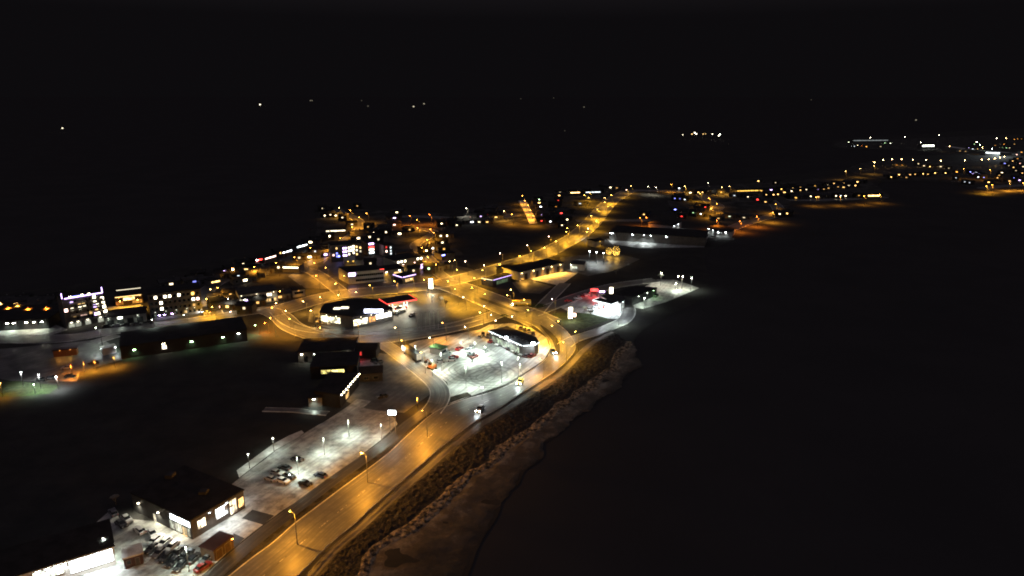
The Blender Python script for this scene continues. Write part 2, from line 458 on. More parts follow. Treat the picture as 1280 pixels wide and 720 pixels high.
# far coast below the horizon
fc = [(-1200, 168), (-200, 163), (78, 162), (250, 150), (300, 134), (420, 131), (560, 134), (700, 128), (800, 128), (1010, 127), (1100, 131), (1200, 150), (1500, 140),
      (1500, 124), (900, 124), (300, 124.5), (-1200, 130)]
sheet_pts('far_coast_ground', [G(x, y) for x, y in fc], -0.1, M['sea'])
sheet_pts('spit_ground', [G(x, y) for x, y in [(835, 170), (870, 171), (915, 170), (930, 166), (880, 163), (840, 164)]], -0.1, M['sea'], 3)

# lots and yards
sheet('parking_lot', [(140, 636), (150, 648), (237, 655), (300, 600), (345, 563), (398, 531), (446, 509), (486, 512), (497, 530), (478, 548), (440, 578), (395, 612), (350, 640), (318, 664), (285, 690), (250, 722), (200, 790), (-80, 860), (-90, 765), (60, 722), (130, 690), (118, 655)], 0.008, M['lot'])
sheet('grey_yard_ground', [(444, 441), (470, 441), (496, 444), (528, 462), (545, 482), (536, 494), (505, 516), (470, 513), (446, 508), (430, 500), (438, 470), (440, 452)], 0.012, M['lotdark'])
sheet('teal_light_patch', [(448, 452), (472, 449), (476, 460), (462, 463), (449, 464)], 0.018, M['snow'])  # pale patch standing in for a teal pool of light
sheet('station_forecourt', [(503, 433), (522, 426), (562, 419), (600, 412), (612, 406), (640, 404), (664, 410), (683, 422), (688, 436), (680, 450), (655, 466), (632, 480), (606, 489), (580, 498), (562, 505), (563, 492), (559, 478), (537, 461), (518, 447.5), (503, 437)], 0.010, M['lotB'])
sheet('fuel_slab', [(564, 433.5), (597, 429.5), (621, 442), (592, 448.5)], 0.016, M['concrete'])
sheet('store_lot_ground', [(388, 388), (400, 379), (445, 371), (500, 368), (560, 366), (590, 372), (608, 388), (600, 402), (560, 408), (520, 412), (470, 415), (420, 413), (385, 402)], 0.009, M['yard'])
sheet('forecourt_orange', [(646, 345), (706, 340), (722, 341), (703, 355), (695, 356), (668, 350)], 0.011, M['snow'])
sheet('shop_yard', [(640, 353), (660, 349), (690, 358), (675, 367), (650, 366)], 0.011, M['yard'])
sheet('station_lawn', [(690, 392), (720, 389), (758, 395), (762, 400), (730, 411), (712, 413), (700, 405)], 0.010, M['lawn'])
sheet('east_station_ground', [(700, 376), (740, 366), (772, 370), (784, 378), (786, 390), (776, 399), (760, 398), (738, 392), (712, 390), (700, 384)], 0.012, M['lotB'])
sheet('east_snow_lot', [(800, 362), (822, 349), (845, 350), (874, 360), (834, 377), (804, 386), (790, 384), (785, 376)], 0.011, M['lot'])
sheet('left_yard', [(-20, 438), (60, 431), (128, 424), (150, 438), (154, 449), (100, 465), (96, 477), (14, 476), (-20, 470)], 0.010, M['lotdark'])
sheet('green_verge', [(-10, 479), (20, 476), (75, 482), (62, 492), (20, 496), (-15, 494)], 0.010, M['lawn'])
sheet('north_lot_ground', [(700, 322), (735, 318), (775, 318), (800, 324), (770, 338), (735, 345), (705, 336)], 0.012, M['yard'])
sheet('warehouse_apron', [(758, 298), (882, 305), (880, 309), (800, 310), (765, 305)], 0.012, M['lot'])
sheet('west_apron', [(-20, 408), (60, 402), (85, 412), (60, 420), (-20, 424)], 0.012, M['lot'])
sheet('town_ground', [(360, 345), (400, 325), (480, 322), (540, 312), (560, 330), (590, 336), (600, 345), (540, 352), (430, 362), (380, 360)], 0.006, M['yard'])
o = sheet('dark_patch', [(302, 648), (315.5, 637), (343, 644.5), (329, 656)], 0.016, M['pad'])  # paved pad clear of snow
o = sheet('dark_patch', [(287, 680), (292, 666.5), (306, 673), (293, 684)], 0.016, M['pad'])  # plain dark patch beyond the shed
sheet('snow_verge', [(299, 597), (345, 562), (372, 547), (380, 541), (377, 538), (360, 545), (340, 556), (296, 588)], 0.014, M['snow'])

def resample(pts, n):
    d = [0.0]
    for a, b in zip(pts[:-1], pts[1:]): d.append(d[-1] + (b-a).length)
    out = []; k = 0
    for i in range(n):
        t = d[-1]*i/(n-1)
        while k < len(d)-2 and d[k+1] < t: k += 1
        out.append(pts[k].lerp(pts[k+1], (t-d[k])/max(1e-6, d[k+1]-d[k])))
    return out
for px in ([(262, 352), (330, 330), (392, 302), (402, 262), (470, 263), (560, 268), (562, 300), (588, 330), (540, 350), (430, 360), (380, 343), (360, 338), (290, 366), (258, 392)],
           [(664, 248), (700, 240), (780, 234), (770, 250), (745, 274), (722, 288), (700, 284), (680, 280)],
           [(580, 262), (625, 257), (648, 262), (648, 276), (584, 279)],
           [(840, 236), (900, 232), (985, 228), (985, 262), (960, 270), (925, 282), (880, 272), (840, 262)],
           [(985, 228), (1050, 222), (1085, 226), (1104, 240), (1104, 247), (990, 252)],
           [(1060, 212), (1100, 200), (1200, 199), (1300, 196), (1300, 238), (1232, 238), (1190, 226), (1110, 224)],
           [(1050, 184), (1062, 175), (1120, 174), (1300, 168), (1300, 192), (1200, 189)],
           [(-20, 374), (60, 370), (76, 386), (60, 396), (-20, 398)]):
    sheet('town_ground', px, 0.005, M['town'], 3)
# highway between its two edges
HL = [(200, 790), (268, 735), (309, 702), (340, 679), (367, 655.5), (402, 629), (427, 610), (480, 571), (512.5, 541.5), (544, 515), (579, 500), (608, 492), (637, 481), (660, 466), (680, 451), (688, 438), (685, 424), (672, 410), (657, 402)]
HR = [(300, 790), (350, 740), (373, 719), (411, 681), (442, 655.5), (465, 634), (481, 620), (525, 582), (554, 557), (592, 528), (622, 511), (643, 497), (677, 475), (696, 462), (711, 448), (719, 436), (717, 426), (706, 412), (684, 396)]
HLw = [G(*p) for p in HL]; HRw = [G(*p) for p in HR]
ribbon('highway', HLw, HRw, 0.02, M['highway'], 8)
bank(catmull(HLw, 8), 0.18, 0.12)
bank(catmull(HRw, 8), 0.16, 0.12)
hvs = resample(catmull(HLw, 8), 300)[:170]
ribbon('grass_verge', offset(hvs, 5.2), offset(hvs, 1.2), 0.026, M['verge'], 1)
# worn painted lines
def line(px_or_w, off, wd=0.18, dash=None, z=0.032, name='road_marking'):
    pts = px_or_w
    mb = MB(); acc = 0.0
    for i in range(len(pts)-1):
        a, b = pts[i], pts[i+1]
        acc += (b-a).length
        if dash and (acc % (dash*2)) > dash: continue
        t = (b-a).normalized(); nrm = Vector((-t.y, t.x, 0))
        A = a + nrm*(off-wd); B = a + nrm*(off+wd); C_ = b + nrm*(off+wd); D = b + nrm*(off-wd)
        mb.quad((A.x,A.y,z),(D.x,D.y,z),(C_.x,C_.y,z),(B.x,B.y,z))
    o = mb.build(name, M['paint']); o['kind'] = 'structure'
M['paint'] = surf('worn_paint', (0.05, 0.05, 0.05), (0.5, 0.5, 0.48), 0.6, 0.6, 0.45, 0.6)
mid = [(a+b)/2 for a, b in zip(catmull(HLw, 16), catmull(HRw, 16))]
line(mid, 0, 0.12, 4)

# curved traffic island and far carriageway
sheet('traffic_island', [(675, 406), (686, 413), (697, 424), (700, 436), (698, 444), (694, 436), (690, 425), (681, 415)], 0.12, M['heath'], 3)

road('main_road', [(330, 392), (355, 386), (375, 380), (400, 373), (425, 368), (465, 364), (515, 359.5), (555, 353.5), (600, 342), (640, 330), (680, 317), (705, 304), (722, 294), (738, 280), (750, 266), (764, 251), (785, 239)], 17, M['asphalt'])
road('link_road', [(548, 354), (568, 358), (590, 366), (615, 376), (640, 387), (662, 395), (682, 404)], 20, M['asphalt'])
road('side_road', [(664, 393), (690, 383), (712, 374), (745, 363), (775, 356), (820, 350)], 9, M['street'])
road('side_road', [(672, 390), (684, 376), (696, 364), (706, 354)], 7, M['street'])
road('side_road', [(705, 432), (718, 424), (740, 417), (762, 409), (780, 400), (786, 388), (780, 376)], 7, M['street'])
road('loop_road', [(-60, 426), (0, 424), (80, 423), (140, 414), (200, 406.5), (260, 398), (310, 390), (332, 388), (350, 395), (365, 408), (392, 419), (425, 424), (465, 425), (510, 420), (560, 411), (600, 400), (625, 391)], 11, M['asphalt'])
road('loop_road', [(345, 390), (358, 402), (380, 411), (420, 415.5), (465, 417), (510, 413), (560, 407), (596, 398)], 6, M['asphalt'])
road('branch_road', [(476, 428), (492, 438), (510, 451.5), (528, 465), (543, 478), (550, 489), (548, 502), (538, 516)], 7.5, M['asphalt'])
road('frontage_road', [(542, 504), (528, 517), (510, 530), (490, 548), (455, 574), (415, 602), (375, 632), (335, 662), (295, 695), (250, 735)], 4.5, M['frontage'], banks=False)
road('lot_road', [(240, 665), (292, 615), (320, 592), (350, 570), (380, 550), (405, 535), (440, 512), (455, 500)], 6, M['lot'], banks=False, z=.014)
road('town_street', [(428, 366), (410, 352), (392, 340), (375, 334), (395, 326), (412, 315), (432, 300), (446, 288), (448, 276), (432, 268), (420, 262)], 9, M['street'])
road('town_street', [(268, 394), (262, 382), (256, 370), (262, 360), (280, 350), (310, 342), (350, 332), (372, 334)], 9, M['street'])
road('town_street', [(560, 350), (545, 338), (538, 325), (522, 312), (520, 305), (534, 297), (543, 290), (525, 286), (510, 284)], 8, M['street'])
road('harbour_street', [(496, 271), (520, 270.5), (550, 272), (562, 274)], 9, M['street'])
ribbon('field_road', [G(648, 251), G(656, 266), G(662, 280)], [G(657, 250), G(665, 265), G(672, 279)], 0.05, M['snow'])
road('far_road', [(785, 239), (800, 238), (840, 239), (870, 240.5), (884, 250), (898, 258), (890, 264)], 12, M['street'])
road('shore_road', [(900, 292), (923, 282), (945, 275), (963, 270.5), (974, 265), (970, 257), (962, 250)], 12, M['street'])
road('far_road', [(720, 276), (784, 275.5), (812, 275)], 9, M['street'])
road('far_road', [(985, 250), (1040, 249.5), (1107, 246.5)], 9, M['street'])
road('far_road', [(1228, 236), (1250, 233), (1300, 231)], 14, M['street'])
road('far_road', [(1185, 183), (1215, 187), (1262, 191)], 14, M['snow'])
road('far_road', [(600, 274), (628, 271), (645, 268)], 12, M['street'])
road('west_street', [(-30, 386), (20, 388), (60, 389)], 8, M['street'])
road('west_street', [(132, 386), (160, 385), (178, 382)], 7, M['snow'])
road('access_road', [(118, 428), (147, 419)], 6, M['street'])
road('field_track', [(330, 512), (367, 513), (385, 515), (410, 517)], 3, M['street'])
o = sheet('roundabout_island', [(661, 382), (672, 379.5), (683, 382), (672, 385.5)], 0.14, M['lawn'], 5)
sheet('median_island', [(598, 372), (604, 373), (628, 381), (650, 390.5), (646, 391), (622, 382.5), (602, 375)], 0.14, M['pad'])
sheet('median_island', [(625, 394.5), (631, 393), (636, 395), (631, 397)], 0.14, M['lawn'], 4)

# shore: slope of dark rocks, ridge of snowy boulders, beach
def rough(amp, sc, base=0.0, edge=0.15):
    def f(p, t):
        e = min(t, 1 - t) / edge; e = max(0.0, min(1.0, e))
        q = Vector((p.x, p.y, 0)) * sc
        return base * e + amp * e * (0.5 + mnoise.noise(q) + 0.5 * mnoise.noise(q * 2.7))
    return f
def wob(pts, a):
    return [p + Vector((mnoise.noise(p*.09), mnoise.noise(p*.09 + Vector((5, 9, 2))), 0))*a + Vector((mnoise.noise(p*.4), mnoise.noise(p*.4 + Vector((5, 9, 2))), 0))*a*.4 for p in pts]
RC = [(420, 760), (450, 712), (500, 667), (547, 632), (575, 607), (600, 587), (622, 569), (644, 549), (673, 529), (695, 512), (713, 500), (730, 487), (748, 475), (760, 463), (772, 447), (781, 436), (786, 428)]
RCw = [G(*p) for p in RC]
RL, RR = wob(offset(catmull(RCw, 4), 2.0), 2.8), wob(offset(catmull(RCw, 4), -1.8), 2.8)
HR2 = [(330, 770), (379, 722), (415, 683), (446, 657), (469, 636), (500, 608), (528, 585), (557, 560), (595, 531), (612, 521), (645, 500), (679, 478), (698, 465), (713, 451), (723, 440), (740, 426), (762, 414)]
HR2w = [G(*p) for p in HR2]
hr = resample(catmull(HR2w, 8), 420); hre = offset(hr, -2.6)
ribbon('verge', hr, hre, 0.012, M['beach'], 1)
RL, RR = resample(RL, 420), resample(RR, 420)
ribbon('rocky_slope', hre, RL, 0.02, M['rock'], 2, cols=60, fn=rough(0.5, 0.7, 0.1))
ribbon('boulder_ridge', RL, RR, 0.02, M['ridge'], 2, cols=14, fn=rough(0.5, 1.2, 0.0, 0.2))
BE = [(505, 800), (575, 720), (602, 676), (622, 646), (630, 622), (649, 604), (655, 590), (676, 573), (679, 556), (694, 544), (705, 530), (722, 520), (752, 500), (775, 480), (800, 455), (795, 440), (792, 432)]
ribbon('beach', RR, wob(resample(catmull([G(*p) for p in BE], 6), 420), 2.5), 0.022, M['sand'], 1, cols=20, fn=rough(0.35, 0.12))

# ------------------------------------------------------------------ buildings
def poly_roof(px, h): return [G(x, y, h) for x, y in px]
def rect_roof(A, B, depth=None, C=None, h=5.0):
    a, b = G(*A, h), G(*B, h)
    u = (b - a).normalized(); n = Vector((-u.y, u.x, 0))
    if depth is None: depth = (G(*C, h) - a).dot(n)
    return [a, b, b + n*depth, a + n*depth]

def building(name, label, cat, ring, h, wall='wallgrey', roof='roof', group=None, gable=0.0, parapet=0.35):
    """ring: world roof corners. Facade i runs ring[i] -> ring[i+1]."""
    c = sum((Vector((p.x, p.y, 0)) for p in ring), Vector()) / len(ring)
    root = empty(name, (c.x, c.y, 0)); tag(root, label, cat, group)
    loc = [Vector((p.x - c.x, p.y - c.y, 0)) for p in ring]
    mb = MB(); mb.prism([(p.x, p.y) for p in loc], 0, h); mb.build('wall', M[wall], root)
    rb = MB()
    def grow(d, z0, z1):
        q = []
        k = len(loc)
        for i in range(k):
            a, b, cc = loc[i-1], loc[i], loc[(i+1) % k]
            r = b.normalized() if b.length > 0 else Vector((1,0,0))
            q.append((b.x + r.x*d, b.y + r.y*d))
        rb.prism(q, z0, z1)
    if gable > 0 and len(loc) == 4:
        e = 0.4
        l0, l1, l2, l3 = loc
        m0 = (l1 + l2)/2; m1 = (l0 + l3)/2
        ex = (m0 - m1).normalized()*e
        up = Vector((0, 0, 1))
        def off(p, q, z): return Vector((p.x*1.05, p.y*1.05, z))
        z0 = h - 0.05
        A, B, C_, D = [off(p, 0, z0) for p in loc]
        R0 = m1 - ex + up*(h+gable); R1 = m0 + ex + up*(h+gable)
        n = len(rb.v)
        th = Vector((0,0,0.18))
        rb.v += [tuple(v) for v in (A, B, C_, D, R0, R1, A+th, B+th, C_+th, D+th, R0+th, R1+th)]
        rb.f += [(n+6,n+7,n+11,n+10),(n+8,n+9,n+10,n+11),(n+9,n+6,n+10),(n+7,n+8,n+11),(n,n+4,n+5,n+1),(n+2,n+5,n+4,n+3),(n+3,n+4,n),(n+1,n+5,n+2),
                 (n,n+1,n+7,n+6),(n+1,n+2,n+8,n+7),(n+2,n+3,n+9,n+8),(n+3,n,n+6,n+9)]
    else:
        grow(0.35, h + 0.002, h + parapet)
    rb.build('roof', M[roof], root)
    root['h'] = h
    return dict(root=root, loc=loc, h=h, c=c)

def facade_M(b, i):
    a = b['loc'][i]; q = b['loc'][(i+1) % len(b['loc'])]
    u = (q - a); L = u.length; u.normalize()
    n = Vector((u.y, -u.x, 0))
    mid = (a+q)/2
    if n.dot(mid) < 0: n = -n
    Mx = Matrix(((u.x, n.x, 0, a.x), (u.y, n.y, 0, a.y), (0, 0, 1, 0), (0, 0, 0, 1)))
    return Mx, L

def panel(b, i, u0, u1, z0, z1, mat, name='window', frame=True, proud=0.04, bars=0, metres=False):
    Mx, L = facade_M(b, i)
    x0, x1 = (u0, u1) if metres else (u0*L, u1*L)
    mb = MB(); mb.box(x0, x1, 0.0, proud, z0, z1, Mx)
    o = mb.build(name, mat, b['root'])
    if frame:
        fb = MB(); t = 0.09
        fb.box(x0-t, x1+t, 0, proud+0.05, z1, z1+t, Mx); fb.box(x0-t, x1+t, 0, proud+0.08, z0-t, z0, Mx)
        fb.box(x0-t, x0, 0, proud+0.05, z0, z1, Mx); fb.box(x1, x1+t, 0, proud+0.05, z0, z1, Mx)
        for k in range(1, bars):
            xx = x0 + (x1-x0)*k/bars
            fb.box(xx-0.06, xx+0.06, proud, proud+0.04, z0, z1, Mx)
        fb.build('frame', M['frame'], o)
    return o

def add_light(parent, loc, color, power, kind='POINT', radius=0.15, direction=None, spot=150, blend=0.8, size=None):
    L = bpy.data.lights.new('lamp_light', kind)
    L.color = color; L.energy = power
    if kind in ('POINT', 'SPOT'): L.shadow_soft_size = radius
    if kind == 'SPOT': L.spot_size = math.radians(spot); L.spot_blend = blend
    if kind == 'AREA':
        L.shape = 'RECTANGLE'; L.size, L.size_y = size
    o = bpy.data.objects.new('lamp_light', L); COL.objects.link(o)
    if parent: o.parent = parent
    o.location = loc
    if direction is not None:
        o.rotation_euler = Vector(direction).to_track_quat('-Z', 'Y').to_euler()
    return o

def wall_lamp(b, i, u, z, col='W', power=600, lens=60, name='wall_lamp', size=0.35, out=0.5, down=True):
    Mx, L = facade_M(b, i)
    x = u*L
    mb = MB(); mb.box(x-size*0.6, x+size*0.6, 0, 0.3, z, z+0.18, Mx)
    o = mb.build(name, M['frame'], b['root'])
    lb = MB(); lb.box(x-size*0.5, x+size*0.5, 0.02, 0.34, z-0.14, z-0.004, Mx)
    lb.build('lens', emis(CO[col], lens), o)
    if power:
        n = (Mx.to_3x3() @ Vector((0, 1, 0)))
        add_light(b['root'], Mx @ Vector((x, out, z-0.3)), LC[col], power, 'SPOT', 0.1, direction=Vector((n.x*0.35, n.y*0.35, -1)), spot=140)
    return o

def strip(b, i, u0, u1, z, col, strength, name='light_strip', hh=0.25, proud=0.12):
    Mx, L = facade_M(b, i)
    mb = MB(); mb.box(u0*L, u1*L, 0.38, 0.38+proud, z, z+hh, Mx)
    return mb.build(name, emis(CO[col], strength), b['root'])

def winrow(b, i, n, z0, z1, u0=0.05, u1=0.95, fill=0.6, lit=0.3, col='W', stren=(1.5, 4), gap_mat=None):
    for k in range(n):
        a = u0 + (u1-u0)*k/n; c = a + (u1-u0)/n*fill
        if random.random() < lit: m = emis(CO[col], round(random.uniform(*stren)), 0.5)
        else: m = M['glass']
        panel(b, i, a, c, z0, z1, m, 'window')

# 1 near store
b = building('retail_store', 'large black-roofed store with bright corner glazing between two car parks', 'store',
             rect_roof((238, 651), (304, 613), C=(235.5, 581), h=5.5), 5.5, 'walldark', 'roof')
panel(b, 0, .11, .25, 1.9, 4.3, emis(CO['W'], 2.2, 0.9), bars=3)
panel(b, 0, .44, .66, 1.6, 4.6, emis(CO['C'], 2.0, 0.95), bars=5)
panel(b, 0, .71, .84, 0.6, 4.7, emis(CO['W'], 1.8, 0.95), bars=3)
panel(b, 0, .88, .98, 1.2, 3.8, emis(CO['A'], 2, 0.6), bars=3)
panel(b, 3, .66, .985, 3.3, 4.9, emis(CO['C'], 9, 0.35), 'window', bars=6)
panel(b, 3, .64, .97, 0.5, 2.9, emis(CO['N'], 0.5, 0.9), 'window', bars=8)
panel(b, 3, .84, .92, 0.02, 2.6, emis(CO['A'], 1.6, 0.3), 'door')
panel(b, 3, .36, .40, 0.02, 2.3, emis(CO['W'], 1.0, 0.4), 'door')
wall_lamp(b, 3, .12, 3.6, 'W', 1500, 40)
wall_lamp(b, 3, .46, 3.6, 'W', 1500, 40)
wall_lamp(b, 3, .80, 5.0, 'W', 3600, 30, out=1.6)
wall_lamp(b, 0, .33, 4.9, 'C', 1500, 12, out=1.6)
wall_lamp(b, 0, .66, 4.9, 'C', 1900, 12, out=1.6)
wall_lamp(b, 1, .12, 4.9, 'C', 600, 40)
for q in ((-9, -7, 6, 8.5, 5.85, 6.9), (4, 6, -2, 0, 5.85, 6.6)): mb = MB(); mb.box(*q); mb.build('roof_vent', M['roof2'], b['root'])
# 2 long building bottom left
b = building('retail_store', 'long dark-roofed building with brightly lit white front in the bottom left corner', 'store',
             rect_roof((-60, 745), (142, 683), C=(121, 654.5), h=5.0), 5.0, 'wallwhite', 'roof')
panel(b, 0, .70, .985, 1.3, 4.6, emis(CO['C'], 7, 0.2), bars=9)
panel(b, 0, .58, .66, 2.2, 4.3, emis(CO['N'], 3, 0.6), bars=3)
panel(b, 0, .47, .54, 2.2, 4.3, emis(CO['N'], 3, 0.6), bars=3)
for u in (.5, .56, .62, .67): wall_lamp(b, 0, u, 4.6, 'C', 500, 60)
for u in (.76, .88, .97): wall_lamp(b, 0, u, 4.7, 'C', 1500, 30, out=1.5)
wall_lamp(b, 1, .2, 4.2, 'N', 1200, 14)
wall_lamp(b, 2, .45, 4.4, 'W', 150, 50)
b = building('site_hut', 'small dark red hut standing alone on the snow at the bottom left', 'hut', rect_roof((154, 699), (178, 692), depth=4.5, h=2.8), 2.8, 'redroof', 'snow')
panel(b, 0, .15, .35, 1.0, 2.0, M['glass']); panel(b, 0, .6, .8, 0.02, 2.1, M['walldark'], 'door')
b = building('storage_shed', 'brown timber shed lit orange beside the highway and parked cars', 'shed', rect_roof((267, 689), (291, 671), C=(274.5, 665.5), h=3.0), 3.0, 'wood', 'redroof')
panel(b, 0, .1, .4, 0.02, 2.5, M['wood'], 'door'); panel(b, 0, .55, .85, 0.02, 2.5, M['wood'], 'door')
wall_lamp(b, 0, .93, 2.8, 'O', 120, 25, out=0.6)

# dark warehouse with green lamps
b = building('long_warehouse', 'long black warehouse with four small greenish wall lamps at left', 'warehouse', rect_roof((150, 434), (308, 412), C=(296, 397), h=5.5), 5.5, 'wallblack', 'roof')
for u, z, c, l in ((.10, 3.5, 'G', 90), (.325, 4.4, 'W', 60), (.545, 3.6, 'G', 100), (.80, 3.6, 'G', 90), (.93, 4.2, 'N', 90)):
    wall_lamp(b, 0, u, z, c, 260, l, size=0.9)
panel(b, 0, .31, .345, 1.8, 3.6, emis(CO['W'], 3, 0.4))
wall_lamp(b, 3, .3, 3.6, 'G', 200, 60, size=0.6)

# buildings in the field centre-left
b = building('workshop', 'dark workshop with three white wall lamps under the loop road', 'workshop', rect_roof((372, 440), (441, 438), depth=16, h=4.8), 4.8, 'wallgrey', 'roof')
for u, c, p in ((.07, 'W', 220), (.31, 'N', 600), (.52, 'N', 700), (.75, 'A', 120)): wall_lamp(b, 0, u, 3.8, c, p, 50, size=0.8)
winrow(b, 0, 5, 0.1, 2.8, .1, .85, .5, 0)
b = building('workshop', 'low dark building with a yellow lit window band below the workshop', 'workshop', rect_roof((388, 460), (446, 457), depth=16, h=4.8), 4.8, 'wallblack', 'roof')
panel(b, 0, .22, .72, 2.0, 3.6, emis((1.0, 0.82, 0.25), 1.3, 0.9), bars=12)
panel(b, 0, .45, .58, 2.2, 3.5, emis((1.0, 0.85, 0.3), 3, 0.5), bars=3)
wall_lamp(b, 2, .3, 4.6, 'W', 0, 40, size=1.0)
b = building('field_hall', 'dark hall with nine small bulbs along its slanting roof edge', 'hall', poly_roof([(393, 489), (424.5, 494.5), (447.5, 467.5), (412, 466)], 5), 5, 'wallblack', 'roof')
for k in range(9):
    Mx, L = facade_M(b, 1)
    p = Mx @ Vector((L*(0.02 + 0.96*k/8), 0.6, 5.2))
    mb = MB(); mb.tube(p - Vector((0, 0, .22)), p, .2, .26, 8); mb.tube(p, p + Vector((0, 0, .2)), .26, .1, 8)
    mb.build('bulb', emis(CO['W'], 25), b['root'])
panel(b, 1, .28, .45, .8, 2.6, emis(CO['A'], 1.2, 0.6), bars=3)
wall_lamp(b, 1, .4, 3.6, 'A', 300, 8)
b = building('field_hut', 'small pale hut under a single white lamp in the dark field', 'hut', rect_roof((385, 498), (402, 497), depth=8, h=3.5), 3.5, 'wallgrey', 'roof')
wall_lamp(b, 0, .42, 3.2, 'N', 1100, 35, size=1.0, out=1.0)
b = building('gable_house', 'dark gabled house with a red sign beside the loop road', 'house', rect_roof((444, 438), (470, 438), depth=9, h=3.8), 3.8, 'wallblack', 'roof', gable=1.8)
panel(b, 0, .02, .3, 1.5, 3.2, emis(CO['R'], 0.7, 0.3), 'sign'); wall_lamp(b, 0, .15, 3.5, 'R', 380, 3)
b = building('gable_house', 'dark gabled house on the grey yard beside the teal patch', 'house', rect_roof((449, 468), (478, 466), depth=8, h=3.4), 3.4, 'wallblack', 'roof', gable=1.5)
panel(b, 0, .2, .4, 1, 2.2, M['glass']); panel(b, 0, .6, .8, 1, 2.2, M['glass'])

# central store and canopy
b = building('supermarket', 'black-roofed supermarket with lit shop windows and a blue-white roof sign', 'supermarket',
             poly_roof([(400, 390.6), (440.5, 396), (491, 386), (471, 374.5), (443, 373), (405, 381)], 6), 6, 'wallgrey', 'roof')
panel(b, 0, .02, .62, 1.6, 4.6, emis((1, .95, .62), 2.2, 0.8), bars=7)
panel(b, 1, .02, .36, 1.2, 4.2, emis((1, .93, .65), 2.6, 0.8), bars=6)
panel(b, 1, .40, .55, 1.4, 4.2, emis(CO['O'], 1.6, 0.7), bars=3)
panel(b, 1, .57, .96, 2.2, 4.6, emis((1, .95, .8), 4, 0.4), bars=8)
for u in (.2, .45, .7, .9): wall_lamp(b, 1, u, 5.2, 'W', 700, 12, out=1.4)
for u in (.2, .5): wall_lamp(b, 0, u, 5.2, 'N', 600, 12, out=1.4)
for (x, y, s) in ((421.5, 385.6, 1.7), (431, 384.6, 1.9)):
    p = G(x, y, 6.6) - b['c']
    mb = MB(); mb.box(p.x-s, p.x+s, p.y-1.0, p.y+1.0, 6.35, 6.9); q = mb.build('skylight', emis(CO['W'], 2.2, 0.3), b['root'])
p = G(467, 388.5, 8.0) - b['c']
mb = MB(); mb.box(p.x-4.6, p.x+4.6, p.y, p.y+.4, 7.0, 8.7); mb.build('roof_sign', emis((.75, .78, 1), 9, 0.25), b['root'])

def canopy(label, A, B, C, h, fascia, strength, lightcol, power, npil=2):
    ring = rect_roof(A, B, C=C, h=h)
    c = sum(ring, Vector())/4; c.z = 0
    root = empty('station_canopy', c); tag(root, label, 'canopy')
    loc = [p - c for p in ring]
    mb = MB(); mb.prism([(p.x, p.y) for p in loc], h-.5, h); mb.build('roof', M['roof'], root)
    ub = MB(); ub.prism([(p.x*.93, p.y*.93) for p in loc], h-.56, h-.504); ub.build('light_panel', emis(CO[lightcol], 3, .2), root)
    bb = dict(root=root, loc=loc, h=h, c=c)
    for i in (0, 1, 3):
        Mx, L = facade_M(bb, i)
        m2 = MB(); m2.box(0, L, .02, .18, h-.5, h+.12, Mx); m2.build('fascia', emis(CO[fascia], strength), root)
    for k in range(npil):
        for t in (.3, .7):
            p = loc[0].lerp(loc[1], (k+.5)/npil).lerp(loc[3].lerp(loc[2], (k+.5)/npil), t)
            m3 = MB(); m3.box(p.x-.2, p.x+.2, p.y-.2, p.y+.2, 0, h-.58); m3.build('pillar', M['wallwhite'], root)
    L0 = (loc[1]-loc[0]).length; D0 = (loc[3]-loc[0]).length
    lo = add_light(root, (0, 0, h-.7), CO[lightcol], power, 'AREA', size=(L0*.85, D0*.8))
    lo.rotation_euler = (0, 0, math.atan2((loc[1]-loc[0]).y, (loc[1]-loc[0]).x))
    return root, loc, c

def fuel_pump(x, y, label, col='redpaint', rz=0.2):
    p = G(x, y)
    root = empty('fuel_pump', p, rz); tag(root, label, 'fuel pump', 'fuel pumps on the forecourts')
    mb = MB(); mb.box(-.9, .9, -.45, .45, 0, .16); mb.build('plinth', M['concrete'], root)
    mb = MB(); mb.box(-.5, .5, -.28, .28, .16, 1.5); mb.build('cabinet', M[col], root)
    mb = MB(); mb.box(-.55, .55, -.3, .3, 1.5, 2.05); mb.build('display_head', M['wallwhite'], root)
    mb = MB(); mb.tube((.5, -.3, 1.3), (.62, -.42, .6), .03, .03, 6); mb.tube((.62, -.42, .6), (.52, -.3, .9), .03, .03, 6); mb.build('hose', M['black'], root)
    return root

root, loc, c = canopy('fuel canopy with red edge joined to the black-roofed supermarket', (484, 380), (521, 374), (504, 369), 5, 'R', 2.2, 'W', 9000)
for k, t in enumerate((.2, .5, .8)):
    p = c + loc[0].lerp(loc[1], t) * .6
    r = fuel_pump(0, 600, 'fuel pump under the red-edged canopy, %s from the left' % ORD[k]); r.location = (p.x, p.y, 0)
add_light(root, (6, -10, 6.0), CO['N'], 2000, radius=.4)

# forecourt shop
b = building('station_shop', 'black-roofed station shop with white lit roof edge on the snowy forecourt', 'shop',
             poly_roof([(653.5, 432.4), (611.5, 414), (634, 408.6), (669, 422), (673, 428), (668, 431.5)], 5), 5, 'wallgrey', 'roof2')
strip(b, 0, 0, 1, 5.02, 'C', 3.2, hh=.3); strip(b, 5, 0, 1, 5.02, 'C', 3.2, hh=.3); strip(b, 4, 0, 1, 5.02, 'C', 3.2, hh=.3)
panel(b, 0, .1, .9, .8, 3.4, emis((.8, 1, .7), .5, .8), bars=14)
for u in (.15, .4, .65, .9): wall_lamp(b, 0, u, 4.6, 'N', 700, 10, out=1.2)
wall_lamp(b, 3, .3, 4.4, 'N', 2200, 30, out=2.2); wall_lamp(b, 2, .6, 4.4, 'N', 2500, 30, out=2.2); wall_lamp(b, 3, .8, 4.4, 'N', 1500, 30, out=2.2)
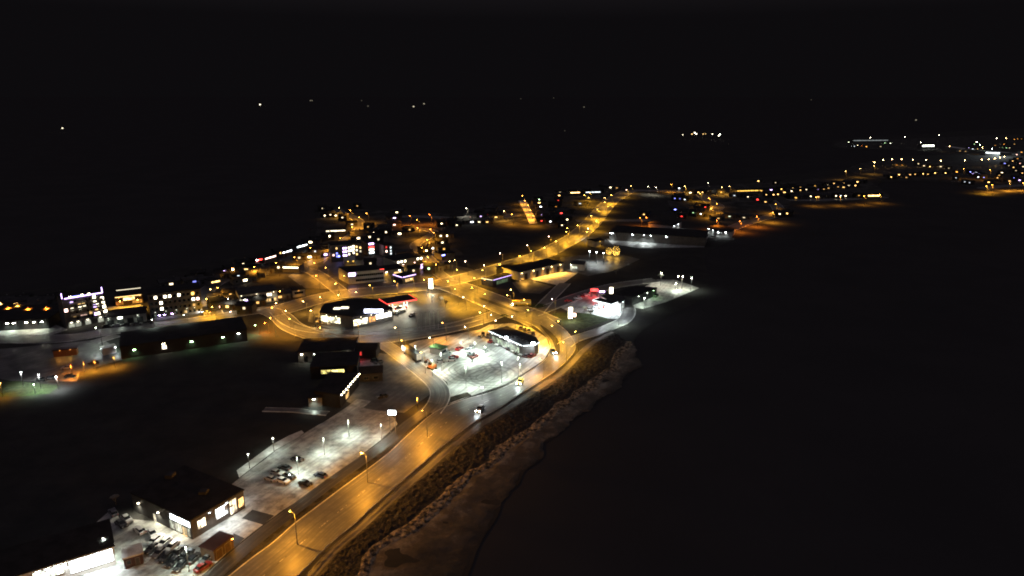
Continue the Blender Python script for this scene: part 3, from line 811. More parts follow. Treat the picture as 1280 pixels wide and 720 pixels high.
for k in range(5):
    p = G(640 + k*5, 419 + k*2, 5.4) - b['c']
    mb = MB(); mb.box(p.x-.5, p.x+.5, p.y-1, p.y+1, 5.36, 5.9); mb.build('roof_vent', M['roof2'], b['root'])
for (x, y, s) in ((632.6, 422.3, 1.0), (666.5, 429.5, 1.25)):
    p = G(x, y, 6) - b['c']
    mb = MB(); mb.tube((p.x, p.y, 5.36), (p.x, p.y, 6.0), .06, .06)
    q = mb.build('roof_floodlight', M['galv'], b['root'])
    l = MB(); l.box(p.x-s*.6, p.x+s*.6, p.y-.2, p.y+.2, 5.7, 6.5); l.build('lens', emis(CO['C'], 40), q)
    add_light(b['root'], (p.x, p.y-1.2, 6.4), CO['C'], 2500, radius=.3)

# east station
root, loc, c = canopy('fuel canopy over the brilliantly lit forecourt east of the junction', (741, 375), (764, 380.5), (770, 377), 5, 'C', 2, 'C', 3800)
for k, t in enumerate((.25, .75)):
    p = c + loc[0].lerp(loc[1], t) * .5
    r = fuel_pump(0, 600, 'fuel pump under the east canopy, %s from the left' % ORD[k], 'wallwhite'); r.location = (p.x, p.y, 0)
add_light(root, (-2, -9, 5.5), CO['C'], 2600, radius=.5)
add_light(root, (9, -12, 5.5), CO['C'], 2000, radius=.5)
b = building('station_shop', 'white curved shop behind the brilliantly lit east forecourt', 'shop', poly_roof([(760, 375), (776, 379), (781, 374), (777, 370), (762, 368.5), (752, 370)], 4.5), 4.5, 'wallwhite', 'roof2')
panel(b, 0, .05, .9, .8, 3.6, emis(CO['C'], 3.5, .5), bars=7)
wall_lamp(b, 0, .3, 4.2, 'C', 1600, 20, out=1.2); wall_lamp(b, 1, .5, 4.2, 'C', 1400, 20, out=1.2)
b = building('garage_block', 'flat black-roofed garage behind the east forecourt and snow lot', 'garage', poly_roof([(790, 372), (821, 360), (793, 358.5), (768, 367)], 4.6), 4.6, 'walldark', 'roof')
wall_lamp(b, 0, .25, 4, 'N', 900, 20, out=1); wall_lamp(b, 0, .6, 4, 'N', 600, 20, out=1); wall_lamp(b, 0, .85, 4, 'G', 500, 16, out=1)

# warm-lit fire-station-like hall and shop
b = building('garage_hall', 'hall with a row of warmly lit tall doors facing an orange snowy forecourt', 'hall', rect_roof((650, 340.5), (704, 328.5), C=(690, 322), h=5.5), 5.5, 'wallpale', 'roof')
for k in range(7):
    u = .10 + k*.125
    panel(b, 0, u, u+.065, .1, 4.0, emis(CO['O'], .35, .5) if k % 2 else M['wood'], 'door')
for u, p in ((.04, 1500), (.30, 1100), (.52, 1100), (.72, 1500), (.93, 1100)): wall_lamp(b, 0, u, 4.8, 'A', p*5.0, 30, size=.9, out=2.6)
panel(b, 1, .1, .8, 1, 4, emis(CO['W'], 2.5, .6), bars=4)
b = building('garage_hall', 'lower dark-roofed wing left of the warmly lit hall', 'hall', rect_roof((640, 338.5), (664, 332.5), depth=14, h=4.5), 4.5, 'walldark', 'roof')
b = building('corner_shop', 'small dark shop outlined by a violet-white roof light below the main road', 'shop', poly_roof([(602, 348), (616, 350.5), (639, 344), (632, 341)], 4), 4, 'walldark', 'roof')
strip(b, 0, 0, 1, 4.05, 'W', 2.0, hh=.3); strip(b, 1, 0, 1, 4.05, 'V', 2.6, hh=.3)
panel(b, 1, .2, .8, .8, 2.8, emis(CO['G'], .12, .5), bars=5); wall_lamp(b, 0, .3, 3.6, 'O', 500, 20)
# far sheds
b = building('white_warehouse', 'long pale warehouse with floodlit front beyond the main road', 'warehouse', rect_roof((762, 290), (882, 297.5), depth=30, h=6.5), 6.5, 'wallgrey', 'roof')
for u, p in ((.0, 1500), (.03, 1000), (.25, 1800), (.37, 4200), (.44, 2500), (.6, 120)): wall_lamp(b, 0, max(u, .01), 5.8, 'C', p, 70, size=.8, out=2.5)
wall_lamp(b, 3, .2, 5.5, 'C', 1200, 90, size=1.2)
for k in range(10): panel(b, 0, .05+k*.09, .10+k*.09, .05, 4, M['wallgrey'], 'door')
b = building('far_hall', 'low hall with a single bright white gable wall behind the long warehouse', 'hall', poly_roof([(811, 279), (841, 282.5), (852, 277), (822, 274.5)], 5), 5, 'wallwhite', 'roof')
wall_lamp(b, 1, .15, 4.6, 'C', 1500, 40, size=1, out=2); wall_lamp(b, 1, .6, 4.6, 'C', 1500, 40, size=1, out=2)
b = building('far_hall', 'low hall with a white lit corner near the shore road', 'hall', poly_roof([(884, 284), (896, 289.5), (915, 290), (919, 285.5), (897, 281)], 4.5), 4.5, 'wallwhite', 'roof')
for i, u, p in ((0, .2, 900), (0, .6, 1200), (1, .1, 900), (1, .6, 600)): wall_lamp(b, i, u, 4.2, 'C', p, 60, size=.8, out=2)
wall_lamp(b, 4, .5, 4.2, 'D', 900, 10)

# left tower blocks
b = building('apartment_tower', 'five-storey apartment tower outlined with violet roof lights at far left', 'apartment tower', rect_roof((77, 374.5), (128, 366), depth=12, h=15), 15, 'wallgrey', 'roof')
strip(b, 0, .06, 1, 15.0, 'V', 5, hh=.45); strip(b, 0, .18, .5, 15.5, 'B', 5, hh=.3)
for u in (.0, .985):
    Mx, L = facade_M(b, 0); mb = MB(); mb.box(u*L, u*L+.3, .1, .4, 15.36, 18, Mx); mb.build('light_strip', emis(CO['V'], 6), b['root'])
for k, (u, z, c, s) in enumerate([(.02,8.6,'P',10),(.17,8.6,'W',4),(.18,11.8,'V',3),(.36,11.2,'A',1.2),(.46,11.2,'A',1.2),(.36,8.6,'W',5),(.47,8.8,'W',3),(.74,12.9,'W',6),(.74,11.2,'W',8),
        (.72,8.4,'V',6),(.8,8.6,'W',5),(.75,6.0,'A',2),(.72,4.2,'V',6),(.78,4.2,'W',6),(.93,11.6,'W',8),(.94,9.2,'W',4),(.95,7.2,'W',12),(.96,4.8,'W',14),(.38,5.2,'P',.8),(.46,5.2,'P',.8),(.6,5.4,'A',.8),(.2,5.2,'A',.3)]):
    panel(b, 0, u, u+.075, z, z+1.4, emis(CO[c], s, .3), 'window')
for k in range(4):
    for u in (.28, .55, .64, .87): panel(b, 0, u, u+.05, 3.6+k*2.9, 5.0+k*2.9, M['glass'], 'window')
for u in (.06, .22, .46, .78): 
    panel(b, 0, u, u+.14, .3, 2.6, emis(CO['N'], .25, .6), 'window'); wall_lamp(b, 0, u+.07, 2.9, 'W', 260, 14, size=.9)
for k in range(1, 5):
    Mx, L = facade_M(b, 0)
    for (u0, u1) in ((.14, .56), (.68, .98)):
        mb = MB(); mb.box(u0*L, u1*L, .05, 1.2, k*2.9+.25, k*2.9+.4, Mx); mb.box(u0*L, u1*L, 1.15, 1.2, k*2.9+.4, k*2.9+1.3, Mx); mb.build('balcony', M['wallpale'], b['root'])
for u, z in ((.2, 15.9), (.5, 15.9), (.66, 15.9)): wall_lamp(b, 0, u, z, 'W', 0, 30, size=1)
b = building('apartment_block', 'wide pale four-storey block with a few lit windows left of the yellow alley', 'apartment block', rect_roof((184, 368.5), (250, 361), depth=14, h=13), 13, 'wallgrey', 'roof')
for f in range(4):
    for k in range(11):
        u = .03 + k*.088
        lit = {(3,1):('W',9),(3,3):('W',9),(3,4):('W',7),(3,6):('W',9),(2,2):('W',10),(1,2):('W',10),(2,9):((1),8),(3,9):('Y',6),(2,10):('P',7),(1,9):('A',.8),(0,7):('A',.8)}.get((f, k))
        m = emis(CO[lit[0] if isinstance(lit[0], str) else 'W'], lit[1], .3) if lit else M['glass']
        panel(b, 0, u, u+.05, 1.0+f*3.1, 2.4+f*3.1, m, 'window')
for u in (.17, .26, .41): wall_lamp(b, 0, u, 1.6, 'V', 250, 60, size=.8)
for u in (.1, .3, .5, .7, .85): wall_lamp(b, 0, u, 3.4, 'N', 320, 4, size=.4, out=.8)
b = building('restaurant', 'orange-lit restaurant with a thin roof light line behind the garages', 'restaurant', rect_roof((143, 371.5), (178, 367.5), depth=12, h=5), 5, 'wood', 'roof')
strip(b, 0, .02, .95, 4.6, 'A', 2.5, hh=.4); panel(b, 0, .3, .7, 2.5, 4.0, emis(CO['A'], 4, .6), bars=6); panel(b, 0, .02, .28, .4, 2.2, emis(CO['D'], .4, .6), bars=4); panel(b, 0, .6, .95, .4, 2.2, emis(CO['O'], .7, .6), bars=4)
for u in (.15, .4, .65, .9): wall_lamp(b, 0, u, 4.4, 'O', 500, 8, out=1.2)
strip(b, 2, .05, .95, 5.4, 'W', 1.6, hh=.3)
b = building('garage_row', 'low pale garage row with dark doors below the orange restaurant', 'garage', rect_roof((131, 397.5), (182, 391.5), depth=13, h=4.2), 4.2, 'wallpale', 'roof')
for k in range(4): panel(b, 0, .05+k*.24, .2+k*.24, .05, 2.7, M['walldark'], 'door')
panel(b, 0, .30, .42, 2.9, 3.8, emis(CO['N'], 8, .2)); wall_lamp(b, 0, .36, 3.9, 'N', 500, 20); wall_lamp(b, 0, .8, 3.9, 'N', 200, 5); wall_lamp(b, 0, .08, 3.9, 'N', 200, 5)
b = building('office_block', 'pale two-storey office with long window bands right of the yellow alley', 'office', rect_roof((299, 369), (346.5, 363), depth=14, h=6.2), 6.2, 'wallpale', 'roof2')
winrow(b, 0, 9, 3.8, 5.0, .04, .66, .8, 0)
panel(b, 0, .72, .84, 3.8, 5.2, emis(CO['W'], 5, .4), bars=2)
panel(b, 0, .12, .2, 1.8, 3.2, emis(CO['V'], 9, .2)); winrow(b, 0, 10, .6, 2.2, .25, .97, .75, .5, 'A', (1, 2))
for u in (.05, .45, .9): wall_lamp(b, 0, u, 5.8, 'W', 550, 12, out=1.2)
b = building('small_office', 'small boxy pale building alone beside the main road bend', 'building', rect_roof((365.5, 363.5), (381, 361.5), depth=8, h=4), 4, 'wallpale', 'roof')
panel(b, 0, .15, .85, 1.8, 3.0, M['glass'], bars=4); wall_lamp(b, 0, .5, 3.8, 'O', 700, 6, out=1.5)
b = building('low_store', 'long low building with five white wall lamps at the left edge', 'building', rect_roof((-40, 403), (60, 398.5), depth=26, h=5), 5, 'walldark', 'roof')
for u, c in ((.48, 'N'), (.565, 'N'), (.72, 'W'), (.82, 'W'), (.92, 'N')): wall_lamp(b, 0, u, 3.8, c, 900, 90, size=1.0, out=1)
# town centre
b = building('office_block', 'three-storey office with a lit blue-white sign above the main road', 'office', poly_roof([(423, 334), (435, 340.5), (480, 336.5), (468, 331)], 7.5), 7.5, 'wallpale', 'roof')
for f in range(2): 
    panel(b, 1, .2, .97, 1.4+f*3, 2.6+f*3, M['glass'], bars=14); panel(b, 0, .1, .9, 1.4+f*3, 2.6+f*3, emis(CO['Y'], .25, .8), bars=4)
panel(b, 1, .01, .2, 4.9, 7.0, emis(CO['V'], 7, .2), 'sign'); strip(b, 1, .88, 1, 7.6, 'R', 5)
b = building('shop_block', 'grey shop block with a row of small bulbs in its upper wall', 'shop', rect_roof((493, 326), (528, 320), depth=14, h=6), 6, 'wallpale', 'roof')
for u in (.1, .22, .34, .8, .92): panel(b, 0, u, u+.06, 4, 5.2, emis(CO['W'], 9, .2))
for u in (.3, .7): wall_lamp(b, 0, u, 2.6, 'P', 500, 30, out=1)
b = building('corner_shop', 'small flat shop outlined in violet neon facing the main road', 'shop', poly_roof([(492, 343.5), (503, 347), (520, 343), (508, 340)], 4), 4, 'walldark', 'roof')
strip(b, 0, 0, 1, 4.0, 'V', 4, hh=.4); strip(b, 1, 0, .95, 4.0, 'V', 4, hh=.4)
panel(b, 1, .2, .8, .8, 2.6, emis(CO['A'], 1.0, .6), bars=5)
b = building('shop_block', 'low shop with pinkish lit front between office and violet shop', 'shop', rect_roof((479, 338.5), (505, 335), depth=12, h=4.6), 4.6, 'wallpale', 'roof')
wall_lamp(b, 0, .15, 3.6, 'P', 900, 50, size=1); wall_lamp(b, 0, .78, 3.6, 'W', 700, 50, size=1); panel(b, 0, .5, .9, .8, 2.8, emis(CO['A'], 1.4, .6), bars=4)
b = building('glass_passage', 'low building with a long violet lit glazed wall beside the shop block', 'shop', poly_roof([(510, 334), (512, 335.5), (529, 329), (526, 326.5)], 4), 4, 'wallpale', 'roof')
panel(b, 1, .02, .95, 1.0, 3.8, emis(CO['V'], 3.5, .5), bars=12)
b = building('apartment_tower', 'apartment tower with violet lit balconies on the left of town', 'apartment tower', rect_roof((413, 307), (452, 304), depth=12, h=11.5), 11.5, 'wallgrey', 'roof')
for u, z, c, s in [(.38,8.2,'V',7),(.38,5.8,'V',7),(.38,3.2,'V',7),(.45,8.2,'V',6),(.45,5.8,'V',7),(.45,3.2,'V',7),(.55,8.4,'W',3),(.55,6.2,'W',6),(.55,3.8,'W',3),(.63,6.4,'W',7),(.63,8.6,'W',4),(.7,9,'W',8),(.7,7,'W',5),(.7,4.6,'W',6),
       (.7,1.6,'W',3),(.8,8.6,'A',3),(.8,6.2,'W',3),(.8,3.4,'A',2),(.92,7.8,'A',3),(.92,5.2,'W',1),(.16,5,'B',3),(.22,3,'B',6),(.16,3,'B',2),(.16,8.6,'A',2),(.05,4,'P',3)]:
    panel(b, 0, u, u+.055, z, z+1.3, emis(CO[c], s, .2), 'window')
b = building('apartment_block', 'slim dark block with faint red window right of the violet tower', 'apartment block', rect_roof((480, 307), (492, 305.5), depth=9, h=8), 8, 'wallgrey', 'roof')
for u, z, c, s in [(.15,6,'R',1.5),(.15,3,'P',6),(.6,5.4,'C',2),(.6,3,'C',1.5),(.6,1,'C',2)]: panel(b, 0, u, u+.15, z, z+1.3, emis(CO[c], s, .2), 'window')
b = building('apartment_block', 'slim dark block with red and white windows beside the violet tower', 'apartment block', rect_roof((459, 304), (468, 303), depth=9, h=9), 9, 'wallgrey', 'roof')
for z, c, s in [(7.6,'V',7),(5.2,'R',5),(3.4,'W',5),(1.2,'C',4)]: panel(b, 0, .2, .9, z, z+1.2, emis(CO[c], s, .2), 'window')
b = building('domed_hall', 'small rounded hall washed in amber light under the violet tower', 'hall', rect_roof((431, 326.5), (444, 325.5), depth=9, h=3), 3, 'wallpale', 'wallpale', gable=2.2)
wall_lamp(b, 0, .3, 2.8, 'Y', 900, 20, out=2); wall_lamp(b, 0, .8, 2.8, 'Y', 900, 20, out=2)
b = building('yellow_house', 'boxy house washed in amber light below the main road', 'house', rect_roof((745, 302), (755, 300.5), depth=10, h=4.5), 4.5, 'wallpale', 'roof', gable=1.2)
wall_lamp(b, 0, .5, 4.2, 'Y', 1500, 14, out=2); panel(b, 0, .6, .8, 1, 2.2, M['glass'])
b = building('yard_office', 'small white-lit building with windows right of the warm hall', 'building', rect_roof((713, 330), (730, 331), depth=9, h=4), 4, 'wallwhite', 'roof2')
wall_lamp(b, 0, .05, 3.8, 'W', 1000, 40, out=1); panel(b, 0, .1, .5, 1, 2.6, emis(CO['N'], .8, .6), bars=4)
# left yard containers
b = building('yard_container', 'orange-lit long container at the back of the left yard', 'container', rect_roof((66, 439), (95, 436), depth=3, h=2.8), 2.8, 'orange_paint_light', 'redroof')  # orange lamp light is put into the wall colour here
wall_lamp(b, 0, .3, 2.9, 'O', 500, 3, out=2.5); wall_lamp(b, 0, .75, 2.9, 'O', 400, 3, out=2.5)
b = building('yard_container', 'white container standing at the corner of the dark warehouse', 'container', rect_roof((128, 437), (145, 433.5), depth=4, h=2.8), 2.8, 'wallwhite', 'wallwhite')
wall_lamp(b, 0, .95, 2.8, 'C', 500, 30, out=1.2); wall_lamp(b, 3, .5, 2.8, 'C', 900, 30, out=2)
b = building('kiosk', 'small kiosk with a green roof and pale rim on the snowy forecourt', 'kiosk', rect_roof((551, 437.5), (559, 434), C=(541, 432), h=2.8), 2.8, 'wallwhite', 'greenroof')
panel(b, 0, .2, .8, 1, 2.1, M['glass'])

# ------------------------------------------------------------------ lamps
_lm = {}
def lamp_meshes(kind, h, col, strength, hs):
    key = (kind, h, col, strength, hs)
    if key in _lm: return _lm[key]
    mb = MB(); mb.tube((0,0,0), (0,0,.5), .16, .15); mb.tube((0,0,.5), (0,0,h), .10, .06)
    pole = mb.mesh('pole', M['galv'], True)
    arm = None
    ax = 0.0
    if kind == 'arm':
        ax = 1.6
        mb = MB(); mb.tube((0,0,h-.05), (.8,0,h+.25), .05, .05, 6); mb.tube((.8,0,h+.25), (ax,0,h+.32), .05, .045, 6)
        arm = mb.mesh('arm', M['galv'])
    z = h + .3 if arm else h
    hd = MB(); hd.box(ax-.45*hs, ax+.45*hs, -.2*hs, .2*hs, z, z+.14)
    head = hd.mesh('lamp_head', M['frame'])
    # drop lens hangs below and bulges past the housing
    ln = MB(); r = .24*hs
    for (za, zb, ra, rb) in ((0,-.12,r,r*.95), (-.12,-.24,r*.95,r*.5)):
        ln.tube((ax,0,z-.003+za*hs), (ax,0,z-.003+zb*hs), ra, rb, 10)
    lens = ln.mesh('lens', emis(CO[col], strength), True)
    _lm[key] = (pole, arm, head, lens, ax, z)
    return _lm[key]

def lamp(x, y, col='Y', power=4500, h=9, kind='arm', strength=None, hs=1.0, rz=None, label='', group='street lamps', name='street_lamp', cat='street lamp', light='SPOT', spot=160):
    p0 = G(x, y, h)
    if col in 'NCW': power *= .68
    elif col in 'YA': power *= 1.3
    elif col in 'OD' and math.hypot(p0.x, p0.y) > 380: power *= 1.5
    p = G(x, y, h)
    d = math.hypot(p.x, p.y)
    if strength is None: strength = 50 if d < 500 else 55
    if d > 600: hs = max(hs, 1.15)
    if d > 1200: hs = 2.2; strength = 70
    pole, arm, head, lens, ax, z = lamp_meshes(kind, h, col, strength, hs)
    if rz is None: rz = math.pi
    q = Vector((p.x - math.cos(rz)*ax, p.y - math.sin(rz)*ax, 0))
    root = empty(name, q, rz); tag(root, label, cat, group)
    link('pole', pole, root)
    if arm: link('arm', arm, root)
    hd = link('lamp_head', head, root)
    link('lens', lens, hd)
    if power:
        add_light(root, (ax, 0, z - .45), LC[col], power, light, .15, direction=(0, 0, -1), spot=spot, blend=1.0)
    return root

PW = 11000
def lamp_row(where, pts, kind='arm', h=9, group=None, **kw):
    pts = sorted(pts, key=lambda t: t[0])
    for i, t in enumerate(pts):
        x, y, col = t[:3]; pw = t[3] if len(t) > 3 else 1.0; hh = t[4] if len(t) > 4 else h
        if len(pts) == 1: lb = '%s street lamp %s' % (CN[col], where)
        else: lb = '%s street lamp, %s from the left %s' % (CN[col], ORD[i], where)
        lamp(x, y, col, PW*pw, hh, kind, label=lb, group=group or 'street lamps ' + where, **kw)

lamp_row('beside the highway at bottom', [(246, 738, 'O', 1.2), (362, 640, 'O', 1.25), (452, 567, 'O', 1.35), (528, 514, 'O', 1.75)], rz=HWY_ANG + math.pi/2, strength=60, hs=.65, light='POINT')
lamp_row('around the highway bend', [(675, 449, 'O', 2.0, 8), (719, 415, 'Y', 1.2), (690, 374, 'P', 1.1), (640, 396, 'P', .9), (614, 394, 'P', .7), (605, 383, 'P', .8, 7), (619.5, 401, 'P', .3, 7), (606, 368, 'Y', 1.3), (600, 391, 'A', .8, 7), (638.5, 362.6, 'A', 1.0), (579, 372, 'P', .7, 7), (569, 361.5, 'Y', 2.0), (634, 369.5, 'Y', .3, 6), (698, 402, 'Y', 1.5), (660, 388, 'Y', 1.5), (704, 428, 'Y', 1.3), (690, 408, 'Y', 1.3), (590, 360, 'Y', 1.4), (560, 352, 'Y', 1.4), (655, 375, 'Y', 1.2)], spot=152)
lamp_row('along the main road', [(345, 379.5, 'A', .6), (350, 364.7, 'O', .8), (357, 389, 'A', .9), (379, 377, 'A', .8, 7), (400, 371.7, 'A', .8, 7), (423, 369, 'A', .8, 7), (445, 365.3, 'A', .9, 7), (419.8, 354.6, 'O', 1.5, 11), (388.6, 388.6, 'A', .6), (430, 345, 'O', 1.0), (419, 355.5, 'Y', 1.0, 7),
   (514, 348.8, 'Y', 1.0, 7), (493, 352, 'Y', 1.5), (530, 350, 'Y', 1.6), (571, 337.5, 'Y', 1.5), (603, 338, 'Y', 1.3), (625, 331, 'Y', 1.2), (593, 348, 'Y', 1.6), (462, 357, 'Y', 1.2)], spot=154)
lamp_row('on the climbing road', [(649.6, 320, 'Y', 1.6), (680.6, 310, 'Y', 1.6), (708, 290, 'Y', 2.2), (733.4, 290, 'Y', 1.6), (745.6, 276.6, 'Y', 2.0), (747, 262, 'Y', 3.2), (764, 244, 'Y', 3.0), (739, 270, 'Y', 2.2), (756, 253, 'Y', 2.0), (722, 282, 'Y', 2.0), (756, 247.5, 'A', 1.0), (783, 237, 'P', 1.4), (735, 286, 'W', .8), (709, 285.6, 'Y', 1.4), (664, 314, 'Y', 1.2), (695, 302, 'Y', 1.6)])
lamp_row('in the dark strip above the main road', [(581.7, 327, 'P', 2.2), (605, 332, 'P', 2.2), (625, 317, 'P', 2.4), (659, 307, 'P', 2.4), (686, 296, 'P', 2.4), (568, 325.5, 'A', .8), (562, 327, 'A', .8)])
lamp_row('on the loop road', [(306, 375, 'W', .4, 6), (338, 398, 'O', 1.0), (362, 399, 'O', 1.4), (494, 410, 'A', .8, 8), (537, 422.7, 'W', .5, 7), (443, 404, 'O', 1.2, 10), (400, 410, 'O', 1.3), (502, 426, 'Y', 1.3, 7), (526, 441, 'Y', 1.0), (581, 409, 'W', .6, 7), (553, 404, 'O', .8), (340, 385, 'O', .9)], spot=138)
lamp_row('over the car park', [(371, 571, 'N', .9), (404, 547, 'N', .85), (435, 525, 'N', .85), (476, 530, 'N', .6)], kind='post', h=6.0, group='car park lamps', light='SPOT', strength=14, hs=.7, spot=162)
lamp_row('beside the dark field track', [(310, 567, 'N', .16), (341, 547.5, 'N', .3)], kind='post', h=5, group='path lamps', strength=24)
lamp_row('beside the orange slip road', [(521.5, 497, 'O', .7)], kind='post', h=5, strength=14)
lamp_row('by the bottom-left cars', [(129, 672, 'N', .5, 6), (232, 683, 'N', .8, 7)], kind='post', h=5, strength=18)
lamp_row('in the partly added fuel slab row', [(576, 428, 'N', 1.2), (593, 427.5, 'N', 1.8), (606, 433, 'N', 1.2), (590, 438, 'N', 1.0), (551, 441, 'N', 1.6, 8), (519, 432, 'N', .9, 8), (627, 452, 'N', 1.6, 9), (582, 458, 'N', 1.8, 9), (648, 446, 'N', 1.3, 9)], kind='post', h=5.5, group='forecourt floodlights', strength=18)  # one lamp over the slab is real; the others are added for brightness
lamp_row('along the forecourt edge', [(602.5, 484, 'C', .5, 5), (650, 455, 'N', .7, 7), (540, 450, 'N', .5, 7)], kind='post', h=8, strength=40)
lamp_row('at the east snow lot', [(826.7, 340.6, 'W', .8), (848, 345, 'W', .6), (853.4, 345, 'W', .6), (864.6, 347, 'N', .8), (844.7, 354, 'N', .8, 5), (806, 372, 'N', .8, 6), (774, 392, 'N', 1.2, 6)], kind='post', h=8, strength=80)
lamp_row('in the small lot behind the warm hall', [(737, 314, 'C', 1.2), (746, 315, 'C', 1.2), (754.6, 316, 'C', 1.0)], kind='post', h=8, strength=120)
lamp_row('in the yellow alley', [(244, 360, 'W', .8), (263, 362, 'A', 1.2), (258, 374, 'Y', 1.4), (265, 384, 'Y', 1.4, 7), (285, 374, 'W', .3, 6), (272, 360, 'O', .8, 8)])
lamp_row('in the left yard', [(26, 465, 'C', .9, 6), (48, 468, 'C', 1.4, 6), (70, 470.5, 'C', 1.0, 6)], kind='post', h=6, strength=60)
lamp_row('in the orange left yard', [(88, 455, 'D', 1.3, 5), (104, 452, 'O', 1.0, 5), (118, 450, 'O', 1.0, 5), (142, 446, 'O', 1.2, 5)], kind='post', h=5, strength=2)
lamp_row('beside the green verge', [(0, 478, 'Y', .5, 6), (42, 480, 'G', .35, 4)], kind='post', h=5, strength=30)
lamp_row('on the street below the tower', [(120, 410, 'N', .6), (190, 400, 'N', .6), (230, 394, 'N', .6), (150, 377, 'Y', .9, 5), (172, 375, 'Y', .9, 5), (319, 407, 'G', .3, 5), (331, 404, 'D', .9, 5), (288, 390, 'P', .5, 6)])
lamp_row('left of the apartment tower', [(35, 385, 'D', 2.4, 6), (10, 384, 'D', 2.2, 6), (58, 384, 'D', 2.2, 6), (22, 381, 'O', 1.5, 6)], strength=5)
lamp_row('along the left shore street', [(290, 336, 'O', .9, 7), (318, 334, 'O', .9, 7), (345, 329, 'O', 1.0), (368, 322, 'O', 1.0), (388, 310, 'O', 1.0), (393, 329, 'O', 1.2), (407, 335, 'O', 1.2), (395, 345, 'O', 1.0)])
lamp_row('in the upper left streets', [(412, 305, 'O', 1.2), (425, 298, 'O', 1.4), (440, 284, 'O', 1.6), (449, 272, 'O', 1.8), (458, 267, 'O', 1.4), (438, 263, 'O', 1.4), (424, 260, 'A', 1.4), (512, 270, 'D', 1.6), (521, 275, 'O', 1.2), (537, 268.5, 'D', 1.4), (527, 310, 'O', 1.6), (534, 300, 'O', 1.6), (538, 287, 'O', 1.6), (542, 291, 'O', 1.2), (522, 285, 'O', 1.0), (533, 313, 'O', 1.2), (535, 322, 'Y', 1.2), (545, 331, 'O', 1.0)])
lamp_row('in the far field streets', [(583, 260.6, 'W', 1.2, 12), (630, 264, 'A', 1.5), (640, 268, 'O', 1.5), (653, 245, 'O', .8), (656, 251, 'O', .9), (660, 257, 'O', 1.1), (663, 263, 'O', 1.3), (667, 270, 'O', 1.5), (730.6, 244, 'Y', 2.0), (736, 247.5, 'Y', 1.5), (737.5, 241, 'Y', 1.5)])
lamp_row('on the far orange roads', [(789, 232.5, 'A', 1.0), (810.5, 233.5, 'W', 1.2), (820, 234.5, 'W', 1.2), (839, 231, 'O', 1.2), (856, 233, 'A', 1.2), (885, 229, 'W', .6), (902, 234.5, 'A', 1.5), (911.6, 233, 'A', 1.5), (875, 242, 'Y', 1.6), (886, 248, 'O', 2.0), (896, 255, 'O', 2.0), (889, 261, 'O', 1.8), (800, 272.5, 'D', 2.5), (808, 272, 'D', 2.5), (925, 277, 'D', 1.5), (946, 271, 'D', 2.0), (966, 266, 'O', 2.0), (969.5, 255.5, 'O', 1.5), (896, 276, 'D', 1.2)])
lamp_row('in the arc around the far bay', [(1057, 214, 'A'), (1075, 211, 'A'), (1092.5, 207.5, 'A'), (1093, 203, 'A'), (1104, 200, 'A'), (1115, 199, 'A'), (1127, 199, 'A'), (1141, 199.5, 'A'), (1157.5, 200, 'A'), (1176, 201, 'A'), (1206, 200.5, 'A', .6), (1227.5, 199.5, 'A'), (1236, 199, 'A'), (1243.5, 198, 'A'), (1250, 197, 'A'), (1255.5, 196, 'A')], h=12)
lamp_row('along the right shore', [(1020, 247, 'O', .8), (1050, 246.5, 'O', .8), (1080, 245.5, 'O', .8), (1100, 243.5, 'O', .8), (1204.5, 211, 'O', .8, 14), (1237.5, 212.5, 'O', .8, 14), (1240, 231, 'O', 3.0), (1262, 229.5, 'O', 3.0), (1279, 229, 'O', 3.0), (1233, 233, 'Y', 2.5)], h=9)
lamp_row('at the far harbour', [(1088, 172, 'W'), (1131, 171, 'W', 1, 14), (1151, 178, 'W'), (1174, 169, 'W'), (1187, 183, 'A', 1.5), (1221, 177.5, 'W', 2, 14), (1246, 173, 'W'), (1257.5, 173, 'A', .5), (1240, 186, 'C', 4, 12), (1225, 181, 'G', 2), (1228, 184.5, 'A', 3)], h=12)

